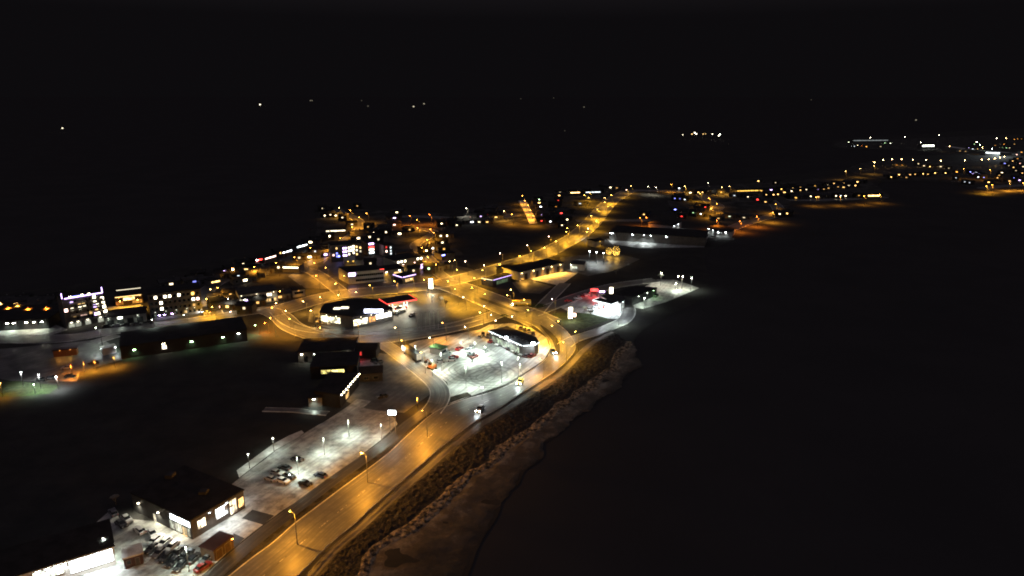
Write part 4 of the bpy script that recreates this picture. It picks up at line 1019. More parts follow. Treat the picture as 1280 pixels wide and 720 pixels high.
# ------------------------------------------------------------------ houses
_hm = {}
HC = dict(CO); HC.update({'W': (1.0, 0.80, 0.47), 'A': (1.0, 0.55, 0.16), 'Y': (1.0, 0.52, 0.10), 'N': (0.9, 1.0, 0.66), 'C': (0.85, 0.93, 1.0), 'P': (1.0, 0.5, 0.38)})
def house_meshes(var, col, s, near=True):
    key = (var, col, s, near)
    if key in _hm: return _hm[key]
    wd, dp, hh, rh = [(9, 7, 2.9, 1.5), (12, 8, 3.2, 1.3), (8, 8, 4.6, 1.2), (14, 7, 3.0, 0.4)][var]
    mb = MB(); mb.box(-wd/2, wd/2, 0, dp, 0, hh); wall = mb.mesh('wall', M['wallgrey' if var % 2 else 'walldark'])
    rb = MB(); e = .4
    A, B, C_, D = Vector((-wd/2-e, -e, hh)), Vector((wd/2+e, -e, hh)), Vector((wd/2+e, dp+e, hh)), Vector((-wd/2-e, dp+e, hh))
    R0, R1 = Vector((-wd/2-e, dp/2, hh+rh)), Vector((wd/2+e, dp/2, hh+rh)); t = Vector((0, 0, .2))
    rb.v = [tuple(v) for v in (A, B, C_, D, A+t, B+t, C_+t, D+t, R0+t, R1+t)]
    rb.f = [(0,3,2,1), (0,1,5,4), (2,3,7,6), (4,5,9,8), (6,7,8,9), (0,4,8,7,3), (1,2,6,9,5)]
    roof = rb.mesh('roof', M['roof2' if var == 1 else 'roof'])
    ch = MB(); ch.box(wd*.2, wd*.2+.7, dp/2-.3, dp/2+.4, hh+rh*.6, hh+rh+.9); chim = ch.mesh('chimney', M['wallgrey'])
    ww = [1.5, 2.0, 1.3, 2.4][var]; z0 = 1.2 if var != 2 else 2.6
    wb = MB(); wh = 1.2 if near else .75
    wb.box(-ww/2, ww/2, -.06, 0, z0, z0+wh); win = wb.mesh('window', emis(HC[col], {14: 8.0, 9: 3.8, 5: 1.6}.get(s, s*.5)))
    fb = MB(); t = .1
    fb.box(-ww/2-t, ww/2+t, -.1, 0, z0+wh, z0+wh+t); fb.box(-ww/2-t, ww/2+t, -.14, 0, z0-t, z0); fb.box(-ww/2-t, -ww/2, -.1, 0, z0, z0+wh); fb.box(ww/2, ww/2+t, -.1, 0, z0, z0+wh)
    fr = fb.mesh('frame', M['frame'])
    db = MB(); db.box(wd*.3, wd*.3+1, -.07, 0, .02, 2.1); door = db.mesh('door', M['wood'])
    gb = MB(); gb.box(-wd*.36-.6, -wd*.36+.6, -.06, 0, 1.2, 2.3); gl = gb.mesh('window', M['glass'])
    _hm[key] = (wall, roof, chim, win, fr, door, gl, z0 + .7)
    return _hm[key]

def house(x, y, col, s, label, group, var=None):
    var = random.randrange(4) if var is None else var
    wall, roof, chim, win, fr, door, gl, zw = house_meshes(var, col, s, y > 285)
    p = G(x, y, zw)
    face = math.atan2(p.y, p.x) - math.pi/2 + random.uniform(-.35, .35)
    root = empty('house', (p.x, p.y, 0), face); tag(root, label, 'house', group)
    link('wall', wall, root); r = link('roof', roof, root); link('chimney', chim, r)
    w_ = link('window', win, root); link('frame', fr, w_); link('door', door, root); link('window', gl, root)

def house_row(where, pts):
    pts = sorted(pts, key=lambda t: t[0])
    for i, t in enumerate(pts):
        x, y, col = t[:3]; s = t[3] if len(t) > 3 else random.choice([5, 9, 14])
        house(x, y, col, s, 'dark house with %s window, %s from the left %s' % (CN[col], ORD[i], where), 'small houses ' + where)

house_row('at the left shore', [(2, 379, 'A'), (5, 378, 'Y', 14), (20, 380, 'A'), (24, 374, 'A', 9), (28, 385, 'B', 4), (36, 385, 'V', 9), (44, 385, 'B', 4), (51, 379, 'P', 14), (66, 374, 'W', 14), (62, 376, 'A'), (71, 373, 'A'), (214, 355, 'W', 9), (247, 344, 'W'), (246, 348.5, 'W'), (243, 352, 'B', 5)])
house_row('around the yellow alley', [(275, 371.5, 'W', 14), (280, 379, 'A', 9), (291, 378, 'W', 9), (298, 374, 'C', 14), (315, 370, 'W', 14), (305, 385, 'W', 5), (270, 379, 'A', 9), (276, 383, 'P', 14), (284, 383, 'A', 9), (322, 378, 'A', 5), (288, 368, 'A', 5), (350, 371, 'A', 5)])
house_row('near the red hall', [(263, 352, 'Y', 9), (270, 345.5, 'A', 14), (275, 344.8, 'A', 9), (282, 339, 'V', 14), (291, 336.6, 'W', 14), (296, 335, 'A', 9), (304, 330, 'W', 9), (298, 345, 'C', 5), (307, 346, 'B', 5), (306.5, 350, 'W', 14), (322, 341, 'W', 9), (319, 344, 'W', 9), (330.5, 338.5, 'B', 5), (338, 335.6, 'W', 14), (348, 334, 'W', 9), (351, 316, 'A', 9)])
house_row('on the upper left shore', [(388, 302.5, 'W', 14), (397.5, 300, 'W', 14), (412, 295, 'W', 14), (406, 269, 'W', 14), (413, 268, 'W', 9), (419, 269, 'W', 14), (428, 271.5, 'W', 9), (403, 260, 'W', 5), (411, 262, 'W', 5), (408, 265, 'W', 5), (440, 280, 'W', 9), (446.6, 257, 'A', 5), (411, 308, 'A', 9), (407, 318, 'V', 14), (387, 321, 'W', 14), (374, 322, 'W', 5), (400, 312, 'P', 9), (418, 312, 'A', 9), (395, 314, 'C', 5)])
house_row('above the violet tower', [(448, 297.5, 'W', 14), (448, 293, 'W', 9), (462, 296, 'W', 9), (467, 291, 'W', 14), (471, 292, 'G', 9), (477, 289, 'W', 14), (481, 285, 'W', 14), (482.5, 290, 'W', 9), (493, 280.5, 'P', 14), (493, 272, 'V', 14), (496, 265, 'W', 14), (499.5, 292, 'W', 14), (512, 287, 'A', 5), (473, 299, 'W', 5), (460, 283, 'A', 5)])
house_row('right of the orange street', [(541, 310, 'C', 9), (553, 303, 'W', 9), (555, 311, 'Y', 5), (551, 294.7, 'W', 9), (558, 294.5, 'W', 14), (552, 279, 'W', 14), (560, 277, 'A', 5), (564, 277, 'W', 9), (568, 278, 'A', 9), (571, 281, 'W', 9), (580, 275, 'W', 14), (585, 276, 'C', 14), (590, 277, 'C', 14), (506, 318, 'W', 9), (533, 313, 'W', 14), (543, 335, 'P', 14), (536, 335.5, 'G', 9), (463, 329, 'W', 5), (517, 338, 'W', 5), (549, 333, 'W', 5)])
house_row('in the blue-lit cluster', [(598, 266, 'C', 14), (605, 266, 'B', 9), (601, 270, 'V', 9), (610.6, 268, 'R', 5), (615, 259.5, 'B', 9), (612, 262, 'V', 5), (616, 268, 'P', 14), (622, 268, 'R', 5), (599, 277, 'W', 9), (609, 277, 'A', 9), (588, 271, 'P', 5), (620, 271, 'A', 9), (594, 268, 'C', 9)])
house_row('right of the bright strip', [(674, 249, 'G', 14), (674, 253, 'A', 14), (676, 258, 'C', 14), (679, 264, 'A', 9), (683, 265, 'A', 14), (687.5, 269, 'A', 14), (691, 273, 'A', 14), (688, 276.5, 'C', 14), (685, 273, 'C', 9), (677, 275.6, 'R', 9), (678, 268, 'V', 9), (684, 271, 'W', 5)])
house_row('left of the climbing road', [(699, 244, 'A', 14), (697, 255, 'A', 9), (690, 254.6, 'A', 9), (699, 261.6, 'W', 14), (701.6, 266, 'R', 14), (704, 264.5, 'P', 9), (709, 264, 'W', 9), (709, 274, 'W', 14), (702.5, 281, 'W', 9), (700.6, 240, 'W', 5), (698, 250, 'R', 5), (695, 258, 'O', 5), (725, 254, 'C', 5), (705, 272, 'O', 5)])
house_row('along the far skyline', [(755, 233, 'W', 14), (759, 233.5, 'W', 14), (763, 234, 'W', 14), (767, 234, 'W', 14), (717, 240, 'A', 9), (722, 240, 'Y', 14), (732, 239, 'C', 5), (738, 239, 'C', 5), (745, 239, 'W', 5), (750, 239, 'W', 5), (771, 234.5, 'A', 5), (849, 235, 'C', 14), (852, 232.5, 'W', 14), (863, 240.5, 'W', 14), (868, 239.7, 'A', 9), (873, 240, 'A', 14), (878, 240, 'A', 14), (884, 238.6, 'W', 5)])
house_row('in the middle violet group', [(843.6, 247.7, 'B', 9), (850, 245, 'W', 9), (850, 248, 'B', 5), (856, 249, 'C', 9), (860, 249, 'C', 5), (844, 261.5, 'B', 14), (850, 265.6, 'P', 9), (853, 263, 'V', 9), (852, 270, 'R', 9), (866.5, 265.5, 'G', 5), (873, 261, 'P', 14), (872.4, 265, 'C', 14), (876, 267, 'C', 14), (879, 256, 'W', 14), (881.6, 258.5, 'R', 9), (888, 269.5, 'N', 5), (912, 270, 'N', 5), (898, 272.5, 'A', 5), (930, 271.5, 'W', 5), (805, 267.6, 'A', 9)])
house_row('on the long far shelf', [(919, 239, 'A', 14), (923, 238.4, 'Y', 9), (928, 238.5, 'Y', 9), (933, 238, 'Y', 9), (939, 237.5, 'Y', 14), (945, 238, 'Y', 14), (952, 238, 'Y', 9), (948, 226, 'A', 14), (969.5, 228, 'W', 5), (964, 237, 'V', 14), (971, 236, 'P', 9), (924, 244, 'C', 9), (935, 245.7, 'W', 9), (940, 245, 'W', 5), (958, 243, 'A', 9), (967, 243, 'A', 14), (972, 242.5, 'A', 14), (947, 249, 'R', 14), (959, 251, 'W', 14), (957, 252, 'A', 9), (974.6, 267, 'W', 14), (979, 264.4, 'A', 14), (984, 266.4, 'A', 14), (901.5, 240, 'O', 9), (918, 244, 'C', 5)])
sh = []
rr = random.Random(3)
for (x0, x1, y0, y1, n, cols) in ((976, 1080, 236, 226, 18, 'AAYWAYA'), (980, 1075, 240, 231, 12, 'AYAWVA'), (990, 1072, 246, 244, 8, 'AWWAA'), (1062, 1100, 243.5, 243.5, 7, 'YA')):
    for k in range(n):
        t = (k + rr.random()*.6)/n
        sh.append((x0 + (x1-x0)*t, y0 + (y1-y0)*t + rr.uniform(-.8, .8), rr.choice(cols), rr.choice([5, 9, 14])))
sh = sorted(sh)[:]
house_row('on the upper right slope', [t for t in sh if t[1] < 234])
house_row('on the lower right slope', [t for t in sh if t[1] >= 234])
house_row('by the white chevron', [(982, 233.5, 'C', 14), (986, 233.5, 'C', 9), (989, 231.5, 'W', 9), (1048, 244.5, 'C', 14), (1051, 244.3, 'C', 9), (995, 246.7, 'Y', 9)])
house_row('inside the lamp arc', [(1121, 206, 'O', 5), (1127, 206, 'O', 9), (1148, 204.5, 'W', 9), (1155, 207, 'W', 9), (1162.5, 208, 'A', 14), (1176, 208, 'W', 9), (1186, 210, 'W', 5), (1110, 220, 'A', 9), (1114, 221, 'A', 14), (1116.5, 220.5, 'A', 9), (1124, 218, 'A', 14), (1128, 221, 'Y', 5), (1133, 221.5, 'A', 5), (1137.5, 218, 'A', 9), (1144, 217.5, 'A', 9), (1154, 217, 'A', 14), (1160, 217.5, 'A', 9), (1169, 216, 'A', 14), (1182, 216, 'A', 14), (1196, 214.5, 'O', 14), (1195, 222, 'C', 5)])
house_row('in the blue patch at right', [(1213, 214.5, 'B', 14), (1216, 217, 'V', 14), (1220, 215, 'C', 14), (1219, 219, 'B', 14), (1223, 221, 'C', 14), (1227, 220, 'V', 14), (1230, 221.5, 'B', 9), (1224, 217, 'B', 9), (1206, 227, 'C', 5), (1212, 228, 'C', 5)])
house_row('at the right edge', [(1236, 227.5, 'A', 14), (1242.5, 225, 'A', 14), (1247, 222, 'A', 9), (1249, 219, 'A', 9), (1252.5, 215.5, 'W', 14), (1258, 214, 'W', 9), (1257, 224.5, 'V', 14), (1262, 226, 'A', 9), (1268, 222, 'B', 9), (1274.5, 225, 'V', 14), (1256, 204, 'B', 9), (1262, 207, 'W', 9), (1267, 209, 'A', 9), (1275, 204, 'P', 9), (1279, 208, 'W', 9), (1271, 193, 'P', 14), (1277, 190, 'O', 9), (1266, 201, 'A', 9), (1278, 216, 'A', 9), (1272, 198, 'O', 5), (1270, 213, 'W', 5)])
house_row('at the far harbour', [(1061, 177.5, 'N', 14), (1065, 182.5, 'C', 14), (1068, 182.5, 'C', 9), (1072, 181.5, 'W', 14), (1078, 182, 'D', 14), (1083, 183, 'O', 14), (1101, 183, 'W', 5), (1106, 178.5, 'G', 9), (1110, 178, 'N', 9), (1113, 179, 'N', 14), (1155, 181.5, 'N', 14), (1158, 181.5, 'N', 14), (1161, 181.5, 'N', 14), (1165.5, 181, 'N', 14), (1211, 184.5, 'V', 14), (1213, 183, 'C', 14), (1218, 180, 'G', 9), (1216, 186, 'C', 9), (1222, 186, 'A', 9), (1254, 184, 'G', 9), (1258, 184.5, 'G', 9), (1262, 184.5, 'W', 9), (1255, 180, 'O', 9), (1268, 180, 'A', 5), (1244, 181.5, 'O', 5), (1268, 174, 'O', 9), (1272, 173.5, 'O', 9), (1277, 173.5, 'O', 5), (1200, 188.5, 'A', 5), (1207, 189, 'A', 5)])

# long lit buildings (rows of lit front glazing)
def long_building(x0, y0, x1, y1, col, s, label, h=4, hh=.9, depth=9, wall='wallgrey'):
    b = building('long_building', label, 'building', rect_roof((x0, y0), (x1, y1), depth=depth, h=h), h, wall, 'roof')
    L = facade_M(b, 0)[1]
    n = max(3, int(L/3))
    panel(b, 0, .02, .98, h-hh-.25, h-.25, emis(CO[col], s, .4), 'window', bars=n)
    return b
long_building(407, 288, 432, 287, 'W', 3, 'long building with thin warm light line near the upper left shore')
long_building(353, 332.8, 373, 333.3, 'W', 4, 'long building with straight warm light line beside the left shore street')
long_building(305, 335.2, 314, 335.5, 'A', 3, 'low building with golden light line below the red-roofed hall')
long_building(315, 335, 327, 331, 'A', 3, 'slanting low building with golden light line below the red-roofed hall')
long_building(353, 315, 365, 311.5, 'C', 6, 'long building with bright white front on the left shore')
long_building(371, 308, 384, 304.5, 'C', 6, 'white-fronted long building further along the left shore')
long_building(331, 322.5, 345, 318.5, 'P', 5, 'long building with pinkish white lit front beside the red hall')
b = long_building(320, 324.5, 328, 322.5, 'R', 7, 'red-lit hall at the end of the left shore row', wall='redroof')
wall_lamp(b, 0, .1, 3.6, 'C', 900, 60, size=1.5)
long_building(264, 351.8, 275, 349.5, 'A', 4, 'low building with golden lit front behind the apartment block')
long_building(549, 315.5, 553, 317.8, 'V', 6, 'short violet-lit building left half of the violet chevron')
long_building(552, 318.2, 560, 316.8, 'B', 7, 'short blue-violet building right half of the violet chevron')
long_building(713, 240.2, 725, 239.8, 'A', 6, 'long far building with golden front on the skyline')
long_building(732, 239.6, 751, 239.2, 'C', 2.5, 'long far building with grey-white front on the skyline')
long_building(921, 238, 953, 237.2, 'Y', 2.5, 'very long amber-lit building on the far shelf')
long_building(1085, 243.6, 1100, 243.4, 'A', 6, 'amber-lit quay building on the right shore', h=5, hh=1.4)
long_building(1066, 175.2, 1111, 174.8, 'C', 0.35, 'long pale shed at the far harbour', h=7, hh=1.5, depth=20)
long_building(1153, 181.4, 1168, 181.2, 'N', 9, 'bright white floodlit shed at the far harbour', h=8, hh=2.6, depth=14)
b = long_building(1232, 190, 1250, 190.8, 'C', 5, 'long white floodlit quay shed at the far harbour', h=7, hh=1.6, depth=14)
add_light(b['root'], (0, -14, 14), CO['C'], 60000, radius=1)
# masts on the far coasts
def mast(x, y, col, s, i, n, where, w_=8.0):
    p = G(x, y, 14)
    root = empty('beacon_mast', (p.x, p.y, -1)); tag(root, 'distant %s light, %s from the left %s' % (CN[col], ORD[i], where), 'light mast', 'distant lights ' + where)
    mb = MB(); mb.tube((0,0,0), (0,0,15), .5, .3, 6); mb.build('pole', M['galv'], root)
    mb = MB(); mb.tube((0,0,13), (0,0,13+w_*.5), w_*.35, w_*.35, 8); mb.build('lantern', emis(CO[col], s), root)
for i, (x, y, c, s, w_) in enumerate([(78, 160, 'W', 4, 6), (325, 131, 'W', 7, 20), (388, 126, 'W', .5, 28), (390, 126, 'W', .5, 28), (452, 126, 'W', .15, 28), (460, 133, 'W', .15, 20), (517, 133.5, 'W', 1.6, 18), (530, 130, 'W', 1.0, 20), (651, 123.8, 'W', .1, 45), (692, 122.6, 'W', .25, 45), (730, 134, 'W', .3, 14), (706, 163, 'W', .1, 4), (1014, 125, 'W', .15, 30), (1145, 150, 'W', .5, 8)]):
    mast(x, y, c, s*.6, i, 14, 'on the horizon coast', w_)
for i, (x, y, c, s, w_) in enumerate([(853.5, 168, 'W', 3, 3.5), (865, 167, 'A', 4, 3.5), (868.5, 165.5, 'W', 14, 4), (870.5, 167, 'W', 8, 4), (879, 167, 'A', 2, 4), (882, 166.8, 'A', 2, 3), (890.5, 167, 'W', 6, 3.5), (898.5, 169, 'W', 14, 3.5), (900, 167.5, 'N', 14, 3.5)]):
    mast(x, y, c, s, i, 9, 'of the offshore cluster', w_)

# ------------------------------------------------------------------ signs
def pylon(x, y, w_, h, col, s, label, light=0, z0=1.0):
    p = G(x, y, z0 + (h - z0)/2)
    root = empty('pylon_sign', (p.x, p.y, 0), random.uniform(-.15, .15)); tag(root, label, 'sign')
    mb = MB(); mb.box(-w_*.4, -w_*.3, -.1, .1, 0, z0); mb.box(w_*.3, w_*.4, -.1, .1, 0, z0); mb.build('post', M['galv'], root)
    mb = MB(); mb.box(-w_/2-.08, w_/2+.08, -.2, .2, z0-.1, z0); mb.box(-w_/2-.08, w_/2+.08, -.2, .2, h, h+.1); mb.box(-w_/2-.08, -w_/2, -.2, .2, z0, h); mb.box(w_/2, w_/2+.08, -.2, .2, z0, h); mb.build('frame', M['frame'], root)
    mb = MB(); mb.box(-w_/2, w_/2, -.17, .17, z0, h); mb.build('sign_face', emis(CO[col], s), root)
    if light: add_light(root, (0, -1.5, (z0+h)/2), CO[col], light, radius=.8)
pylon(538.5, 354.5, 2.2, 7.0, 'W', 14, 'tall white glowing sign pillar beside the main road junction', 2500, 1.2)
pylon(713, 391, 2.0, 7.0, 'W', 12, 'tall white glowing sign pillar at the frosty station lawn', 2500, 1.2)
pylon(764, 363, 2.0, 4.6, 'W', 8, 'white and red glowing sign behind the east fuel canopy', 500)
pylon(718.4, 393.6, 1.2, 2.4, 'P', 10, 'low glowing sign next to the tall lawn sign', 0, .6)
pylon(743, 362.5, 4.5, 4.8, 'R', 1.6, 'red glowing board beyond the east fuel canopy', 1600, 3.2)
pylon(752.5, 364.5, 3.0, 4.2, 'V', 8, 'small violet glowing board next to the red board', 0, 3.2)
pylon(490, 515.5, 2.6, 8.2, 'C', 14, 'brilliant oval white sign at the corner of the car park', 250, 6.6)
pylon(504.6, 434.5, 1.2, 3.6, 'C', 9, 'white glowing panel at the tail of the trailer', 900, 1.5)
pylon(318, 338, 2, 3, 'W', 3, 'small white board behind the left shore houses', 0)

def flagpole(x, y, i, n):
    p = G(x, y)
    root = empty('flagpole', p); tag(root, 'bare thin flagpole, %s from the left on the dark lot north of the forecourt' % ORD[i], 'flagpole', 'flagpoles in a row')
    mb = MB(); mb.tube((0,0,0), (0,0,9), .08, .05, 8); mb.build('pole', M['wallwhite'], root)
    mb = MB(); mb.tube((0,0,9), (0,0,9.25), .12, .08, 8); mb.build('finial', M['galv'], root)
for i in range(6): flagpole(522 + i*5.2, 414 - i*.7, i, 6)

# guard rail along the shore side of the highway
gp = [p for p in offset(catmull(HR2w, 6), -0.8) if G(360, 740).y < p.y + 1]
root = empty('guard_rail', (gp[0].x, gp[0].y, 0)); tag(root, 'steel guard rail along the shore side of the highway', 'guard rail')
base = Vector((gp[0].x, gp[0].y, 0))
mb = MB()
for a, c_ in zip(gp[:-1], gp[1:]):
    for z in (.5, .7): mb.tube((a-base)+Vector((0,0,z)), (c_-base)+Vector((0,0,z)), .07, .07, 5, cap=False)
mb.build('rail', M['galv'], root)
acc = 0; cnt = 0
for a, c_ in zip(gp[:-1], gp[1:]):
    acc += (c_-a).length
    if acc > 6 and cnt < 90:
        acc = 0; cnt += 1
        q = a - base; m2 = MB(); m2.box(q.x-.06, q.x+.06, q.y-.06, q.y+.06, 0, .75); m2.build('post', M['galv'], root)

# ------------------------------------------------------------------ cars
def car_proto():
    P = {}
    prof = [(-2.15,.45),(-2.18,.75),(-2.05,.92),(-1.2,.98),(-.4,1.0),(.9,.99),(1.9,.90),(2.15,.72),(2.18,.42),(2.1,.28),(-2.1,.28)]
    mb = MB(); n = len(prof); ys = [(-.86, .93), (-.78, 1.0), (.78, 1.0), (.86, .93)]
    for y, s in ys:
        for (x, z) in prof: mb.v.append((x*(.985 if s < 1 else 1), y, .28 + (z-.28)*s))
    for j in range(3):
        for i in range(n):
            k = (i+1) % n; mb.f.append((j*n+i, j*n+k, (j+1)*n+k, (j+1)*n+i))
    mb.f.append(tuple(range(n))); mb.f.append(tuple(3*n+i for i in reversed(range(n))))
    # roof panel
    cab = [(-1.75,.97),(-1.35,1.44),(.25,1.46),(1.05,.99)]
    mb.box(-1.3, .22, -.60, .60, 1.432, 1.475)
    P['body'] = mb.mesh('body', M['car'])
    gb = MB(); n = 4
    for y, ins in ((-.76, 0), (-.60, 1), (.60, 1), (.76, 0)): pass
    lo_, hi_ = [(-1.75,-.76),(1.05,-.76),(1.05,.76),(-1.75,.76)], [(-1.33,-.60),(.24,-.60),(.24,.60),(-1.33,.60)]
    gb.v = [(x, y, .96) for x, y in lo_] + [(x, y, 1.43) for x, y in hi_]
    gb.f = [(0,1,5,4),(1,2,6,5),(2,3,7,6),(3,0,4,7),(4,5,6,7)]
    P['window_glass'] = gb.mesh('window_glass', M['glass'])
    wm = MB(); wm.tube((0,-.1,0), (0,.1,0), .32, .32, 14)
    P['wheel'] = wm.mesh('wheel', M['black'])
    hm_ = MB(); hm_.tube((0,-.11,0), (0,.11,0), .18, .18, 10); P['rim'] = hm_.mesh('rim', M['galv'])
    h1 = MB(); h1.box(2.12, 2.2, -.17, .17, .6, .76); P['headlight_off'] = h1.mesh('headlight', M['wallwhite'])
    P['headlight_on'] = h1.mesh('headlight', emis(CO['C'], 120))
    t1 = MB(); t1.box(-2.22, -2.14, -.16, .16, .66, .8); P['tail_off'] = t1.mesh('tail_light', M['redpaint'])
    P['tail_on'] = t1.mesh('tail_light', emis(CO['R'], 12))
    return P
CP = car_proto()
PAINT = {'white': (.7,.7,.7,1), 'silver': (.38,.39,.40,1), 'black': (.012,.012,.014,1), 'grey': (.1,.1,.11,1), 'dark red': (.16,.01,.01,1), 'dark blue': (.015,.03,.10,1), 'red': (.45,.02,.02,1), 'yellow': (.65,.5,.05,1), 'green': (.02,.07,.03,1)}
def car(p, ang, color, label, group=None, on=False, brake=False, name='parked_car', scale=1.0):
    root = empty(name, (p.x, p.y, .03), ang); tag(root, label, 'car', group); root.scale = (scale,)*3
    o = link('body', CP['body'], root); o.color = PAINT[color]
    link('window_glass', CP['window_glass'], root)
    for x in (-1.32, 1.35):
        for y in (-.8, .8):
            w_ = link('wheel', CP['wheel'], root, (x, y, .32)); link('rim', CP['rim'], w_)
    for y in (-.6, .6):
        link('headlight', CP['headlight_on' if on else 'headlight_off'], root, (0, y, 0)); link('tail_light', CP['tail_on' if (on or brake) else 'tail_off'], root, (0, y, 0))
    if on:
        add_light(root, (2.4, 0, .75), CO['C'], on, 'SPOT', .1, direction=(1, 0, -.12), spot=60, blend=1)
    return root
A = HWY_ANG
COLS = ['white', 'silver', 'black', 'grey', 'black', 'dark red', 'white', 'dark blue', 'grey', 'black']
def car_row(where, pts, ang, jitter=.06, step_cols=COLS, seed=1):
    r = random.Random(seed)
    pts = sorted(pts, key=lambda t: t[0])
    for i, t in enumerate(pts):
        c_ = t[2] if len(t) > 2 else r.choice(step_cols)
        car(G(t[0], t[1]), ang + r.uniform(-jitter, jitter) + (math.pi if r.random() < .5 else 0), c_, '%s parked car, %s from the left %s' % (c_, ORD[i], where), 'cars parked ' + where)
car_row('on the open snowy car park', [(372, 576, 'black'), (356, 586.5, 'black'), (346, 593, 'silver'), (338, 600, 'silver'), (362, 597, 'black'), (354, 603, 'white'), (382, 606, 'black'), (401, 596, 'dark blue')], A + math.pi/2, .1)
# two tight rows before the store
def lerp_row(a, b_, n): return [(a[0]+(b_[0]-a[0])*k/(n-1), a[1]+(b_[1]-a[1])*k/(n-1)) for k in range(n)]
car_row('in the first row before the store', lerp_row((196, 676), (243, 700), 6), A + .2, .06, ['black','white','black','silver','dark red','grey'], seed=4)
car_row('beside the store side wall', [(142, 643, 'grey'), (152, 657, 'black'), (175, 665, 'white'), (191, 669, 'white'), (159, 651, 'silver')], A + 1.3, .15)
car_row('in the second row before the store', lerp_row((190, 688), (226, 710), 5), A + .2, .08, ['black','grey','dark red','black'], seed=9)
car_row('by the brown shed', [(254, 711, 'dark red'), (259, 701, 'grey')], A, .1)
car_row('in front of the station shop', [(623, 431, 'white'), (633, 434, 'silver'), (638, 437, 'black'), (643, 439.5, 'white'), (648, 442, 'black'), (653, 444, 'silver'), (659, 446, 'grey'), (665, 446, 'dark red'), (615, 428, 'red')], A - .2, .1)
car_row('left of the station shop', [(604, 419, 'black'), (610, 421, 'grey'), (600, 422, 'silver')], A + .4, .2)
car_row('behind the station shop', [(651, 411, 'black'), (656, 413, 'black'), (661, 415, 'grey'), (666, 418, 'black')], A + .4, .2)
car_row('west of the fuel slab', [(558, 441.5, 'silver'), (567, 448, 'red'), (564, 451, 'white'), (551, 453, 'silver')], .3, .3)
car_row('on the fuel slab', [(574, 437, 'red'), (584, 439, 'silver'), (588, 444, 'grey'), (590, 434.5, 'white'), (593, 447, 'dark red'), (606, 440, 'white')], A, .2)
car_row('along the supermarket front', [(450, 402, 'silver'), (458, 401, 'black'), (465, 399.5, 'grey'), (471, 398, 'black'), (477, 397, 'red'), (484, 395, 'black'), (490, 393, 'black'), (497, 392, 'silver'), (503, 390, 'grey'), (515, 395, 'grey')], 1.1, .1)
car_row('along the supermarket window wall', [(398, 402, 'white'), (405, 403.5, 'silver'), (412, 405, 'white'), (420, 405, 'green'), (428, 404, 'silver'), (436, 403, 'grey')], 1.7, .1)
car_row('in the red-lit queue by the east canopy', [(710, 377, 'red'), (722, 373.5, 'white'), (727, 371.5, 'red'), (732, 370, 'white'), (736, 368.5, 'silver'), (741, 368, 'red')], .3, .2)
car_row('under the east canopy', [(745, 384, 'silver'), (752, 386, 'dark red'), (738, 388, 'white')], .3, .3)
car_row('beside the black-roofed garage', [(797, 371, 'silver'), (803, 369.5, 'black'), (809, 368, 'white'), (815, 368, 'grey'), (820, 370.5, 'black')], 1.2, .2)
car_row('on the left yard', [(117, 455, 'black'), (88, 471, 'black'), (62, 474, 'grey'), (84, 461, 'silver'), (52, 476, 'black')], .2, .3)
car_row('on the grey yard', [(469, 452, 'green'), (473, 454, 'grey'), (478, 497, 'black')], .5, .3)
car_row('on the street below the garages', [(134, 409, 'black'), (146, 408, 'silver'), (158, 407, 'black'), (172, 406, 'grey'), (186, 404, 'black')], .15, .1)
dn = A + math.pi
car(G(600, 513), dn + .15, 'silver', 'silver car with headlights on, nearest on the highway', 'cars driving on the highway', on=1300, name='moving_car', scale=1.15)
r = car(G(650, 479), dn + .2, 'yellow', 'yellow car with headlights on, passing the forecourt', 'cars driving on the highway', on=1300, name='moving_car', scale=1.2)
car(G(691, 441), dn + .75, 'black', 'dark car with headlights on, coming round the highway bend', 'cars driving on the highway', on=2500, name='moving_car', scale=1.15)
car(G(258, 392), 3.0, 'white', 'white car with headlights on, driving past the yellow alley', 'cars driving in town', on=1800, name='moving_car')
car(G(477, 399.5), -1.4, 'red', 'red-glowing car leaving the supermarket front', 'cars driving in town', brake=True, name='moving_car')

# bus at the roundabout, truck trailer, digger
def bus(x, y, ang, label):
    p = G(x, y); root = empty('town_bus', (p.x, p.y, .03), ang); tag(root, label, 'bus')
    mb = MB(); mb.box(-5, 5, -1.2, 1.2, .4, 1.5); mb.box(-5, 5, -1.2, 1.2, 2.5, 3.0); 
    for k in range(6): mb.box(-5+k*1.96, -5+k*1.96+.2, -1.2, 1.2, 1.5, 2.5)
    mb.build('body', M['yellowpaint'], root)
    mb = MB(); mb.box(-4.9, 4.95, -1.17, 1.17, 1.5, 2.5); mb.build('window_glass', emis(CO['Y'], .5, .6), root)
    for wx in (-3.2, 3.0):
        for wy in (-1.1, 1.1): mb = MB(); mb.tube((wx, wy-.12, .48), (wx, wy+.12, .48), .48, .48, 14); mb.build('wheel', M['black'], root)
    for wy in (-.9, .9): mb = MB(); mb.box(5.0, 5.06, wy-.2, wy+.2, .7, 1.0); mb.build('headlight', emis(CO['W'], 120), root)
bus(652, 382, math.pi + .1, 'yellow bus with lit windows at the roundabout')

